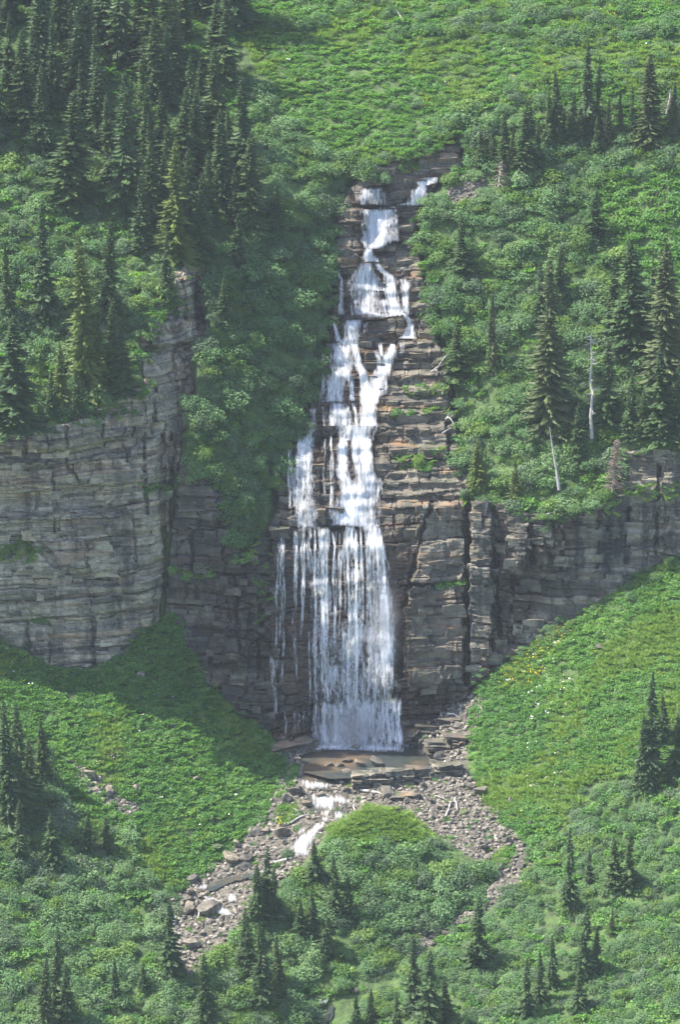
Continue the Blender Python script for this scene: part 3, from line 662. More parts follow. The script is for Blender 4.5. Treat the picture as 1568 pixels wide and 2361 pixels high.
def draped_water(name, poly, lift):
    us = np.arange(min(p_[0] for p_ in poly)-3, max(p_[0] for p_ in poly)+4, 3.0); vs = np.arange(min(p_[1] for p_ in poly)-3, max(p_[1] for p_ in poly)+4, 3.0)
    u, v = np.meshgrid(us, vs); k = inpoly(u+6*(fbm(u/12, v/12, 8, 2)-.5), v+5*(fbm(u/12, v/12, 9, 2)-.5), poly)
    P = pt(u, v, depth(u, v)-lift)
    f = grid_faces(*u.shape, k)
    if len(f) == 0: return
    a, b, _ = compact(P.reshape(-1, 3), f)
    link(name, mesh_np(name, a, b, [M_POOL], True), kind='structure')
draped_water('stream', [Z6(560,762),Z6(700,715),Z6(890,688),Z6(880,715),Z6(700,752),Z6(520,828),Z6(385,845),Z6(385,828)], 0.45)
draped_water('stream', [Z5(300,215),Z5(460,210),Z5(470,240),Z5(455,290),Z5(340,290)], 0.45)
draped_water('stream', [(690,1835),(800,1830),(800,1870),(740,1900),(720,1870)], 0.4)
draped_water('stream', [(735,2345),(770,2320),(765,2345),(740,2375)], 0.5)


# ---------------------------------------------------------------- loose and bedded stone
def jit_box(seed, cuts=1, j=0.09):
    bm = bmesh.new(); bmesh.ops.create_cube(bm, size=1.0)
    bmesh.ops.subdivide_edges(bm, edges=bm.edges[:], cuts=cuts, use_grid_fill=True)
    r_ = random.Random(seed)
    sx = r_.uniform(-.2, .2)
    for q in bm.verts:
        q.co.x += sx*q.co.z*0.6
        q.co += Vector((r_.uniform(-j, j)*0.6, r_.uniform(-j, j)*1.4, r_.uniform(-j, j)*0.9))
    bmesh.ops.triangulate(bm, faces=bm.faces[:])
    me = bpy.data.meshes.new('rock_block'); bm.to_mesh(me); bm.free(); return me
BOXES = {}
for key, mt in (('l', M_LEFT), ('r', M_RIGHT), ('g', M_GULLY), ('f', M_FALL), ('w', M_FALL)):
    BOXES[key] = []
    for k in range(9):
        me = jit_box(100+k, 1, 0.13); me.materials.append(mt)
        at = me.attributes.new('wet', 'FLOAT', 'POINT'); at.data.foreach_set('value', np.full(len(me.vertices), 0.95 if key == 'w' else 0.0, np.float32))
        at = me.attributes.new('bed', 'FLOAT', 'POINT'); at.data.foreach_set('value', np.full(len(me.vertices), 0.25+0.06*k, np.float32)); BOXES[key].append(me)
def rock_mesh(seed, angular=5):
    bm = bmesh.new(); bmesh.ops.create_icosphere(bm, subdivisions=2, radius=0.5)
    r_ = random.Random(seed)
    for _ in range(angular):
        n = Vector((r_.gauss(0, 1), r_.gauss(0, 1), r_.gauss(0, 1))).normalized(); c = r_.uniform(0.17, 0.34)
        for q in bm.verts:
            e = q.co.dot(n)-c
            if e > 0: q.co -= n*e
    for q in bm.verts: q.co *= r_.uniform(0.92, 1.1)
    me = bpy.data.meshes.new('boulder'); bm.to_mesh(me); bm.free(); me.materials.append(M_BOULDER); return me
ROCKS = [rock_mesh(40+k, 8+k % 4) for k in range(12)]
def blocks(sheet, key, n, size_w, size_h, rows=None, polys=None, seed=1, prot=(0.12, 0.45), nmax=300):
    r_ = np.random.default_rng(seed); placed = 0; tries = 0; taken = []
    while placed < n and tries < n*30:
        tries += 1
        if rows is not None:
            k = r_.integers(0, len(rows)); v0 = rows[k]
        u = r_.uniform(sheet.u0, sheet.us[-1]); 
        hh = r_.uniform(*size_h); ww = hh*r_.uniform(*size_w)
        v = r_.uniform(max(0, sheet.v0), sheet.vs[-1]) if rows is None else v0+hh*7.5+3-0.0*u-9*(float(vnoise(u/70, v0/160, 91))-.5)*-1
        if u < -20 or u > 1590: continue
        if polys is not None and not any(inpoly(u, v, pl) for pl in polys): continue
        if sheet.inside(u, v) < 0.9 or sheet.inside(u-ww*7, v) < .7 or sheet.inside(u+ww*7, v) < .7: continue
        if any(abs(u-a) < (ww+c)*6.5 and abs(v-b) < (hh+d_)*6.5 for a, b, c, d_ in taken): continue
        taken.append((u, v, ww, hh))
        dl = float(depth(u-12, v)); dr = float(depth(u+12, v)); yaw = math.atan2(-(dl-dr), 24/15.0)
        yaw = max(-0.9, min(0.9, yaw))
        us_ = np.array([u, u-ww*5, u+ww*5, u, u]); vs_ = np.array([v, v, v, v-hh*4, v+hh*4])
        d = float(np.median(sheet.at(us_, vs_))); dp = r_.uniform(0.8, 1.4)
        c = pt(u, v, d-r_.uniform(*prot)+dp/2)
        o = link('rock_block', BOXES[key][r_.integers(0, 9)], sheet.o, c)
        o.scale = (ww, dp, hh); o.rotation_euler = (r_.normal(0, .04), r_.normal(0, .03), yaw+r_.normal(0, .06))
        placed += 1
    return placed
FR = [[(868,780),(1010,780),(1045,850),(1050,950),(1072,1050),(1075,1150),(960,1180),(880,1200),(885,1000),(870,940),(905,820)], [(700,1000),(770,1000),(780,1210),(640,1210),(650,1090)],
      [(930,480),(970,480),(960,560),(985,650),(1005,780),(940,770),(940,640),(870,590),(925,560)], [(770,480),(830,490),(825,560),(780,560)], [(820,420),(1060,330),(1060,390),(950,430)], [(775,580),(850,585),(800,640),(775,640)],
      [(830,740),(935,735),(900,800),(850,900),(835,800)]]
print('blocks', blocks(LEFT, 'l', 80, (0.8, 3.4), (0.6, 2.0), seed=3, prot=(0.0, 0.3)),
      blocks(GULLY, 'g', 50, (1.0, 2.2), (0.7, 1.8), seed=4, prot=(.2, .7)),
      blocks(FALL, 'f', 100, (1.2, 4.2), (0.5, 1.5), rows=list(LV[:-1]), polys=FR, seed=5, prot=(0.15, 0.6)),
      blocks(FALL, 'f', 34, (1.0, 2.4), (0.8, 1.9), polys=[[(940,1200),(1075,1160),(1075,1560),(960,1600)]], seed=6, prot=(.05, .25)), blocks(FALL, 'w', 50, (1.2, 3.2), (0.5, 1.3), polys=[[(880,1225),(930,1220),(960,1690),(920,1690)], [(640,1230),(900,1230),(900,1700),(650,1700)]], seed=8, prot=(.03, .18)),
      blocks(RIGHT, 'r', 70, (0.9, 2.6), (0.7, 2.0), seed=7, prot=(0.0, 0.28)))
def bench(u0, v0, u1, v1, nl, nper, hh, label, seed, key='f'):
    """A low outcrop of bedded rock: layer on layer, each broken into slabs."""
    r_ = random.Random(seed)
    p0 = pt(u0, v0, float(depth(u0, v0))); p1 = pt(u1, v1, float(depth(u1, v1)))
    root = link('rock_ledge', None, None, p0, label, 'rock ledge'); ax = Vector(p1-p0); L = ax.length; ax.normalize()
    yaw = math.atan2(ax.y, ax.x)
    back = Vector((-ax.y, ax.x, 0)).normalized()
    z = -0.3
    for k in range(nl):
        h = hh*r_.uniform(0.75, 1.3); n = nper+r_.randint(-1, 1); cuts_ = sorted([0]+[r_.uniform(.1, .9) for _ in range(n-1)]+[1])
        for a, b in zip(cuts_[:-1], cuts_[1:]):
            if b-a < 0.05: continue
            c = ax*(L*(a+b)/2)+back*(0.3*k+r_.uniform(-.25, .25)+1.0)+Vector((0, 0, z+h/2))
            o = link('slab', BOXES[key][r_.randint(0, 8)], root, c)
            o.scale = (L*(b-a)*0.98, 2.2, h*r_.uniform(.9, 1.06)); o.rotation_euler = (r_.gauss(0, .04), r_.gauss(0, .03), yaw+r_.gauss(0, .07))
        z += h
bench(812, 1828, 955, 1816, 4, 6, 0.75, 'long bedded grey rock ledge below the pool, split into square slabs', 1, 'r')
bench(945, 1806, 1070, 1788, 3, 5, 0.6, 'flat-topped brown rock ledge at the right end of the pool outlet', 2, 'r')
bench(985, 1745, 1075, 1722, 4, 3, 0.55, 'stepped brown rock ledge rising at the right side of the pool', 3)
bench(960, 1700, 1060, 1672, 3, 3, 0.6, 'rusty rock ledge at the foot of the cliff right of the plunge pool', 4)
bench(640, 1745, 740, 1728, 3, 3, 0.6, 'dark brown wet rock ledge on the left bank of the plunge pool', 5)
bench(900, 1850, 960, 1843, 2, 2, 0.5, 'thin grey rock ledge behind the grassy mound', 6)
def boulder(u, v, wdt, hgt=None, label=None, dark=False, seed=None, group=None, name='boulder', dd=None):
    i = random.randrange(12) if seed is None else seed
    d = float(depth(u, v)) if dd is None else dd
    o = link(name, ROCKS[i % 12], None, pt(u, v, d), label, 'boulder', group)
    wdt *= 0.78; hgt = hgt and hgt*0.85
    h = hgt or wdt*random.uniform(.5, .8); o.scale = (wdt*1.15, wdt*random.uniform(.8, 1.1), h*1.2)
    o.location.z += h*0.32
    o.rotation_euler = (random.gauss(0, .12), random.gauss(0, .12), random.uniform(0, 6.28)); o.rotation_euler.z = random.uniform(-.5, .5)
    return o
def zb(Z, x, y): return Z(x, y)
def near(u, v, places): return min(places, key=lambda q: (q[0]-u)**2+(q[1]-v)**2)[2]
STONE_AT = [(660,1820,'on the left bank beside the upper rapids'),(610,1930,'on the left bank at the foot of the left meadow'),(540,2010,'beside the quiet reach of the stream'),(430,2080,'at the left edge of the lower stream'),(470,2190,'at the lower end of the visible stream'),(690,1960,'left of the shoulder of the mound'),
 (700,1760,'on the left bank of the plunge pool'),(780,1840,'between the rapids and the crest of the mound'),(880,1850,'just behind the crest of the mound'),(1010,1720,'right of the plunge pool'),(960,1890,'on the gravel beside the right flank of the mound'),(1050,1830,'on the gravel below the right end of the rock ledge'),(1120,1900,'in the middle of the gravel right of the mound'),(1190,1990,'at the bend of the dry channel on the right'),(1060,2130,'in the dry channel behind the right tip of the mound')]
BIG = [
 (325,1560,1.7,1.3,'pale rounded boulder alone in the shaded herbs under the left cliff'),(398,1678,1.3,1.1,'small tan boulder half sunk in the lower left meadow'),
 (450,1800,1.6,1.0,'grey boulder lying in the lower left meadow slope'),(490,1778,.9,.6,'little grey stone near the top of the lower left meadow'),
 (Z4(745,1025),3.0,1.7,'dark wet boulder standing in the pool at the foot of the waterfall'),
 (Z5(533,148),3.0,1.4,'flat brown boulder at the near edge of the pool, left of centre'),(Z5(690,162),4.4,1.9,'largest long brown boulder at the near edge of the pool'),
 (Z5(600,170),2.6,1.7,'brown boulder wedged between two others at the pool edge'),(Z5(435,172),2.2,1.2,'rounded grey boulder left of the pool outlet'),(Z5(490,175),2.2,1.3,'second rounded grey boulder left of the pool outlet'),
 (Z5(530,205),2.6,1.1,'pale flat boulder where the water leaves the pool'),(Z5(1018,128),2.2,2.0,'round grey boulder beside the right end of the pool'),(Z5(978,147),1.3,1.1,'small white boulder beside the right end of the pool'),
 (Z5(1240,305),3.6,1.6,'flat tan boulder at the edge of the right meadow'),(Z5(1395,355),1.3,1.2,'single orange-tan boulder in the thin grass right of the gravel'),(Z5(1500,478),1.4,1.7,'brown boulder against the foot of the right meadow shrubs'),
 (Z5(200,525),4.6,2.6,'big grey boulder on the left bank of the stream'),(Z5(52,522),2.4,2.0,'white angular boulder on the left bank of the stream'),
 (Z5(265,318),3.2,2.4,'tall pale boulder left of the upper rapids'),(Z5(228,350),2.6,2.0,'dark boulder left of the upper rapids'),(Z5(320,375),2.4,1.6,'brown boulder beside the upper rapids'),
 (Z5(395,335),2.2,1.8,'dark boulder splitting the white rapids'),(Z5(455,365),1.2,1.0,'small black boulder in the white rapids'),(Z5(520,300),2.0,1.4,'dark rounded boulder right of the rapids'),
 (Z5(745,330),4.6,2.2,'broad dark boulder peeping over the grassy mound'),(Z5(890,335),2.8,1.3,'pale flat boulder behind the grassy mound'),(Z5(975,355),2.2,1.3,'pale boulder on the gravel right of the mound'),
 (Z5(1180,285),2.0,1.6,'dark boulder by the weedy patch on the gravel'),(Z5(1385,565),2.0,1.6,'grey boulder near the lower right gravel channel'),(Z5(1255,600),2.4,1.6,'brown boulder at the back of the right gravel channel'),
 (Z6(665,600),4.2,2.2,'wide brown slab boulder on the left bank above the quiet reach'),(Z6(810,590),3.2,1.9,'pale-topped boulder on the left bank above the quiet reach'),(Z6(790,650),2.9,1.8,'grey pointed boulder beside the quiet reach'),
 (Z6(510,1015),5.2,3.4,'biggest smooth grey boulder in the lower rapids'),(Z6(325,1020),3.6,2.4,'dark brown boulder left of the smooth grey one'),(Z6(315,935),2.6,1.3,'flat tan boulder above the dark brown one'),
 (Z6(370,765),2.8,2.2,'square brown boulder at the edge of the lower left meadow'),(Z6(365,1295),4.2,2.0,'pale rounded boulder at the bottom of the visible stream'),(Z6(340,870),2.0,1.6,'tan boulder at the left edge of the stream'),
 (Z6(715,465),1.8,1.4,'dark boulder in the grass at the bank edge'),(Z6(560,500),1.8,1.5,'dark pointed boulder in the lower left meadow edge'),
 (252,1832,2.8,1.8,'biggest tan boulder of the scree in the lower left meadow'),(205,1790,3.0,1.6,'flat boulder with an orange top in the lower left scree'),(315,1822,2.0,1.3,'grey flat boulder at the right end of the lower left scree'),
 (1175,1655,1.4,.9,'dark flat boulder in the right meadow near its left edge'),(1385,1495,2.2,1.2,'tan boulder pair high in the right meadow'),(1178,1680,1.3,.8,'pale pinkish boulder in the right meadow'),(1140,1712,1.2,.8,'small pale boulder low in the right meadow'),
 (600,2890/1.594,.8,.6,'little stone at the stream edge of the left meadow'),(965,2133,2.4,2.4,'brown boulder where the dry channel passes behind the mound'),(990,2118,1.5,1.3,'tan boulder in the dry channel right of the mound'),(820,3650/1.594,1.5,1.0,'grey boulder at the bottom of the dry channel'),
 (432,2250,1.5,1.2,'last grey boulder of the stream before the thicket')]
for b in BIG:
    if isinstance(b[0], tuple): (u, v), wdt, hgt, lab = b
    else: u, v, wdt, hgt, lab = b
    boulder(u, v, wdt, hgt, lab)
# many more stones: 250 loose ones, the small gravel is one mass
def scatter(polys, n, seed, excl=()):
    r_ = np.random.default_rng(seed); out = []
    ws = []
    for pl in polys:
        x = np.array(pl); ws.append(0.5*abs(np.dot(x[:, 0], np.roll(x[:, 1], 1))-np.dot(x[:, 1], np.roll(x[:, 0], 1))))
    ws = np.array(ws); cnt = np.round(n*ws/ws.sum()).astype(int)
    for pl, c in zip(polys, cnt):
        x = np.array(pl); got = 0
        while got < c:
            u = r_.uniform(x[:, 0].min(), x[:, 0].max(), 4000); v = r_.uniform(x[:, 1].min(), x[:, 1].max(), 4000)
            k = inpoly(u, v, pl)
            for e in excl: k &= ~inpoly(u, v, e)
            u, v = u[k], v[k]; t = min(len(u), c-got)
            if len(u) == 0: break
            out.append(np.stack([u[:t], v[:t]], 1)); got += t
    return np.concatenate(out)
RAP = [[Z(l, y) for y, l, r_ in rows]+[Z(r_, y) for y, l, r_ in rows[::-1]] for Z, den, rows in FALLS if Z in (Z5, Z6)]
QUIET = [POOL, [Z6(560,740),Z6(900,680),Z6(890,740),Z6(520,850),Z6(360,860)]]
st = scatter([STREAM], 250, 21, RAP+QUIET)
for i, (u, v) in enumerate(st):
    sz = 0.6+1.5*RNG.random()**2.4
    reg = near(u, v, STONE_AT); big_ = 'large' if sz > 1.25 else ('middling' if sz > .8 else 'small')
    boulder(u, v, sz, None, big_+' grey-brown angular stone '+reg, group=big_+' stones '+reg)
ts = scatter([TALUS, SCREE], 26, 22)
for u, v in ts:
    reg = 'scree patch of the lower left meadow' if u < 600 else 'pale scree strip at the edge of the right meadow'
    boulder(u, v, 0.4+0.9*RNG.random()**2, None, 'tan angular stone in the '+reg, group='stones of the '+reg)
def joined(name, pts, size_fn, meshes, mat, seed, lift=0.0, kind='stuff', tilt=0.3, dfun=None):
    r_ = np.random.default_rng(seed); V = []; F = []; off = 0
    data = []
    for me in meshes:
        vv = np.empty(len(me.vertices)*3, np.float32); me.vertices.foreach_get('co', vv); me.calc_loop_triangles()
        tt = np.empty(len(me.loop_triangles)*3, np.int32); me.loop_triangles.foreach_get('vertices', tt); data.append((vv.reshape(-1, 3), tt.reshape(-1, 3)))
    u = pts[:, 0]; v = pts[:, 1]
    P = pt(u, v, (dfun or depth)(u, v)-lift)
    for k in range(len(pts)):
        vv, tt = data[r_.integers(0, len(data))]
        R = np.array(Euler((r_.normal(0, tilt), r_.normal(0, tilt), r_.uniform(0, 6.28))).to_matrix())
        V.append((vv*size_fn(r_)) @ R.T+P[k]); F.append(tt+off); off += len(vv)
    V = np.concatenate(V); F = np.concatenate(F)
    nv = len(V)
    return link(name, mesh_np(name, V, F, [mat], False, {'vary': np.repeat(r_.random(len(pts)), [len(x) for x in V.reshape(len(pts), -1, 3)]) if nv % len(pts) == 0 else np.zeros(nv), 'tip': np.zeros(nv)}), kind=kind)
def tiny_rock(seed):
    bm = bmesh.new(); bmesh.ops.create_icosphere(bm, subdivisions=1, radius=0.5); r_ = random.Random(seed)
    for q in bm.verts: q.co = Vector((q.co.x*r_.uniform(.8, 1.4), q.co.y*r_.uniform(.8, 1.2), q.co.z*r_.uniform(.5, .9)))
    me = bpy.data.meshes.new('pebble'); bm.to_mesh(me); bm.free(); return me
PEB = [tiny_rock(k) for k in range(6)]
def peb_mat():
    t = NT('gravel_stone'); p = t.pos()
    vo = t.n('ShaderNodeTexNoise', i_Vector=p, i_Scale=1.9, i_Detail=2.0).outputs[0]
    c = t.ramp(vo, [(0.30, (0.040, 0.034, 0.026)), (0.45, (0.095, 0.083, 0.065)), (0.58, (0.18, 0.158, 0.123)), (0.72, (0.36, 0.33, 0.27))])
    s = t.n('ShaderNodeBsdfPrincipled', i_Base_Color=c, i_Roughness=0.85); return t.surf(s.outputs[0])
M_PEB = peb_mat()
joined('gravel', scatter([STREAM, TALUS, SCREE, SCAR], 6000, 23, RAP+QUIET), lambda r_: 0.26+0.95*r_.random()**2.3, PEB, M_PEB, 24)
# ---------------------------------------------------------------- driftwood and dead trees
def tube(pts, rad, sides=6):
    pts = [Vector(p_) for p_ in pts]; V = []; F = []
    for i, p_ in enumerate(pts):
        a = pts[max(0, i-1)]; b = pts[min(len(pts)-1, i+1)]; t = (b-a).normalized()
        x = t.orthogonal().normalized(); y = t.cross(x)
        for k in range(sides):
            an = 2*math.pi*k/sides; V.append(p_+(x*math.cos(an)+y*math.sin(an))*rad[i])
        if i:
            for k in range(sides):
                F.append(((i-1)*sides+k, (i-1)*sides+(k+1) % sides, i*sides+(k+1) % sides, i*sides+k))
    return V, F
def merge(parts):
    V = []; F = []
    for v, f in parts:
        o = len(V); V += [tuple(x) for x in v]; F += [tuple(o+i for i in q) for q in f]
    return V, F
def log(a, b, r, label, sag=0.15, lift=0.35, dfun=depth, twig=0, seed=0):
    pa = Vector(pt(*a, float(dfun(*a))-lift)); pb = Vector(pt(*b, float(dfun(*b))-lift)); rr = random.Random(seed)
    pts = [pa.lerp(pb, t)+Vector((rr.uniform(-.1, .1), 0, sag*math.sin(math.pi*t)+rr.uniform(-.05, .05))) for t in (0, .25, .5, .75, 1)]
    o = link('driftwood_log', mesh_np('driftwood_log', *merge([tube(pts, [r, r*.95, r*.8, r*.7, r*.4])]), [M_DEAD], True), label=label, cat='log')
    o.data.materials[0] = M_DEAD
    for k in range(twig):
        p0 = pts[1+k % 3]; dr = Vector((rr.uniform(-1, 1), rr.uniform(-.4, .1), rr.uniform(.2, 1))).normalized()*rr.uniform(.6, 1.4)
        br = link('branch', mesh_np('branch', *merge([tube([p0, p0+dr*.5+Vector((0, 0, .1)), p0+dr], [r*.45, r*.3, r*.12], 5)]), [M_DEAD], True), o)
log(Z5(610,292), Z5(725,312), .22, 'long white driftwood log below the rock ledge', seed=1)
log(Z5(1100,335), Z5(1115,400), .20, 'upright leaning white driftwood log on the gravel', sag=.3, seed=2)
log(Z5(1055,430), Z5(1085,350), .16, 'thin forked driftwood branch on the gravel', twig=2, seed=3)
log(Z5(240,462), Z5(325,418), .17, 'grey driftwood log left of the rapids', seed=4)
log(Z5(255,390), Z5(290,418), .12, 'short grey driftwood stick left of the rapids', seed=5)
log(Z5(570,370), Z5(577,402), .14, 'short pale stick behind the left shoulder of the mound', seed=6)
log(Z6(395,1065), Z6(415,1000), .16, 'short white log leaning between two dark boulders of the lower stream', seed=7)
log(Z5(1050,140), Z5(1058,160), .12, 'tiny white stick at the right pool edge', seed=8)
log(Z5(995,320), Z5(1060,345), .12, 'thin curved stick on the gravel below the rock ledge', seed=9)
log(Z4(1375,780), Z4(1448,797), .15, 'brown broken log at the top of the scree below the right cliff', seed=10)
log(Z2(1235,590), Z2(1345,440), .16, 'long grey dead log leaning on the ledges right of the waterfall', dfun=rock_depth, lift=.8, seed=11)
log(Z2(1195,598), Z2(1300,540), .12, 'short grey dead log crossing the long one right of the waterfall', dfun=rock_depth, lift=.8, seed=12)
log(Z2(1320,990), Z2(1385,1030), .16, 'white curved dead branch at the right edge of the falls, upper one', sag=.8, dfun=rock_depth, lift=.8, twig=2, seed=13)
log(Z2(1290,1110), Z2(1370,1060), .14, 'white dead branch at the right edge of the falls, lower one', dfun=rock_depth, lift=.8, seed=14)
log(Z2(1285,780), Z2(1330,730), .12, 'thin grey dead branch at the shrub edge right of the falls', dfun=rock_depth, lift=.8, seed=15)
log((988,470/1.594), (1012,463/1.594), .14, 'pale fallen stick in the upper left shrubs', seed=16)
log((912,22), (930,50), .15, 'pale dead stick high in the upper meadow shrubs', lift=.9, seed=17)
log((1250,1193), (1280,1180), .15, 'white dead branch on the brink of the right cliff', dfun=rock_depth, lift=.9, seed=18)

def snag(line, r0, label, kind='snag', twigs=10, brush=0, seed=0, tl=(0.5, 1.5), lift=1.2):
    mt = M_TWIG if brush > 30 else M_DEAD
    """A dead tree: bare stem along a traced line, dead limbs, perhaps fine grey brush."""
    rr = random.Random(seed); base = line[0]; d = float(rock_depth(*base))-lift
    P = [Vector(pt(u, v, d-0.05*k)) for k, (u, v) in enumerate(line)]
    root = link('dead_tree', None, None, P[0], label, 'dead tree', None)
    L = [p_-P[0] for p_ in P]; n = len(L)
    link('trunk', mesh_np('trunk', *merge([tube(L, [r0*(1-.8*k/(n-1)) for k in range(n)])]), [mt], True), root)
    for k in range(twigs):
        t = rr.uniform(.15, .97)*(n-1); i = min(int(t), n-2); p0 = L[i].lerp(L[i+1], t-i); a = rr.uniform(0, 6.28); l = rr.uniform(*tl)*(1-.5*t/n)
        dr = Vector((math.cos(a), math.sin(a)*.7, rr.uniform(-.5, .3)))*l
        link('branch', mesh_np('branch', *merge([tube([p0, p0+dr*.5+Vector((0, 0, -.1)), p0+dr], [r0*.3, r0*.2, r0*.06], 4)]), [M_DEAD], True), root)
    if brush:
        parts = []
        for k in range(brush):
            t = rr.uniform(.05, .98); i = min(int(t*(n-1)), n-2); p0 = L[i].lerp(L[i+1], t*(n-1)-i); a = rr.uniform(0, 6.28); l = (1.75*(1-t)+.25)*rr.uniform(.6, 1.1)
            e = p0+Vector((math.cos(a)*l, math.sin(a)*l, -l*rr.uniform(.05, .5))); parts.append(tube([p0, e], [.075, .03], 3))
            for q in range(3):
                m = p0.lerp(e, rr.uniform(.4, 1)); parts.append(tube([m, m+Vector((rr.uniform(-.4, .4), rr.uniform(-.4, .4), rr.uniform(-.4, .1)))], [.05, .02], 3))
        link('twigs', mesh_np('twigs', *merge(parts), [M_TWIG], False), root, kind='stuff')
snag([(1366,1012),(1363,960),(1367,910),(1362,870),(1366,830),(1363,790),(1365,765)],   .30, 'white bleached dead tree standing among the firs at the right', twigs=26, seed=3, tl=(.8, 2.4), lift=2.2)
snag([(1290,1130),(1284,1085),(1276,1040),(1268,985)], .26, 'leaning bleached trunk hanging over the brink of the right cliff', twigs=7, seed=4, tl=(.4, .9), lift=2.5)
snag([(1412,1135),(1418,1080),(1422,1040),(1424,1012)], .16, 'grey-brown dead fir with all its twigs on the brink of the right cliff', twigs=2, brush=230, seed=5, lift=2.0)
snag([(1150,430/1.0),(1154,395),(1158,372)], .14, 'small grey dead tree above the shrubs right of the top of the falls', twigs=6, brush=30, seed=6)
snag([(1538,262),(1545,228),(1548,205)], .2, 'pale forked dead tree at the right edge of the upper fir stand', twigs=8, brush=25, seed=7)
snag([(1405,318),(1402,285),(1398,262)], .16, 'thin dead tree among the upper right firs', twigs=6, brush=40, seed=8)

# ---------------------------------------------------------------- firs
def fir_mesh(seed, mat, slim=1.0, sparse=0.0, n=54):
    r_ = random.Random(seed); V = []; F = []; tip = []; vary = []
    gaps = [(r_.uniform(.1, .8), r_.uniform(0, 6.28)) for _ in range(4)]
    for i in range(n):
        h = 0.03+0.96*(i/n)**0.95
        if r_.random() < sparse: continue
        R = 0.178*slim*(1-h)**0.78*r_.uniform(.62, 1.15)+0.006
        nb = 10 if h < .55 else (8 if h < .85 else 6); a0 = r_.uniform(0, 6.28)
        for b in range(nb):
            a = a0+6.283*b/nb+r_.uniform(-.3, .3); rr = R*r_.uniform(.55, 1.2)
            if any(abs(h-gh) < .06 and math.cos(a-ga) > .4 for gh, ga in gaps): rr *= .45
            ca, sa = math.cos(a), math.sin(a); dr = rr*(0.42-0.55*h+r_.uniform(-.15, .15))
            hw = rr*r_.uniform(.13, .22)*(54/n)**.6+.003; hh = h+r_.uniform(-.012, .012)
            tv_ = r_.random(); vy = r_.random()
            def add(pts, tips):
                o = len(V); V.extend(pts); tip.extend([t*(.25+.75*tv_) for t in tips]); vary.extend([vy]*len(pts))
                return o
            B0 = (0, 0, hh+.01); M0 = (ca*rr*.55, sa*rr*.55, hh-dr*.55+.012*slim); T0 = (ca*rr, sa*rr, hh-dr)
            Lm = (ca*rr*.62-sa*hw, sa*rr*.62+ca*hw, hh-dr*.62-hw*.55); Rm = (ca*rr*.62+sa*hw, sa*rr*.62-ca*hw, hh-dr*.62-hw*.55)
            o = add([B0, M0, T0, Lm, Rm], [0, .5, 1, .8, .8])
            F.append((o, o+1, o+2, o+3)); F.append((o, o+4, o+2, o+1))
            for q in range(4):
                t = r_.uniform(.35, 1.05); x = ca*rr*t+r_.uniform(-.4, .4)*hw; y = sa*rr*t+r_.uniform(-.4, .4)*hw; z = hh-dr*t; s = hw*r_.uniform(.4, .75)
                b2 = a+r_.uniform(-.9, .9); cx, cy = math.cos(b2), math.sin(b2)
                o = add([(x, y, z+.006), (x+cx*s-cy*s*.5, y+cy*s+cx*s*.5, z-s*.35), (x+cx*s*1.7, y+cy*s*1.7, z-s*.3), (x+cx*s+cy*s*.5, y+cy*s-cx*s*.5, z-s*.35)], [.3, .8, 1, .8])
                F.append((o, o+1, o+2, o+3))
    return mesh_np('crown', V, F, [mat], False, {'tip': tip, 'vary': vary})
def trunk_mesh():
    v, f = tube([(0, 0, -.06), (0, 0, .3), (0, 0, .97)], [.014, .010, .002], 6); return mesh_np('trunk', v, f, [M_BARK], True)
TRUNK = trunk_mesh()
CROWNS = {'d': [fir_mesh(s, M_FIR, sl_) for s, sl_ in ((1, 1), (2, .9), (3, 1.05), (4, .95), (5, 1.1), (6, .85))], 'y': [fir_mesh(s, M_FIRY, 1.0, .1, 80) for s in (11, 12)], 'b': [fir_mesh(s, M_FIRB, .9, .12, 96) for s in (15, 16)], 's': [fir_mesh(s, M_FIR, .8, .35) for s in (21, 22)]}
tcount = [0]
def fir(u, vb, vt, label, tone='d', wr=1.0, group=None, lift=0.3):
    d = float(rock_depth(u, vb))-lift
    p_ = pt(u, vb, d); H = (vb-vt)/FOC*d/math.cos(TH)
    root = link('fir_tree', None, None, p_, label, 'fir tree', group)
    root.rotation_euler = (random.gauss(0, .03), random.gauss(0, .03), random.uniform(0, 6.28))
    wr = wr*random.uniform(1.0, 1.2); root.scale = (H*wr, H*wr, H)
    link('trunk', TRUNK, root); link('crown', random.choice(CROWNS[tone]), root)
    tcount[0] += 1
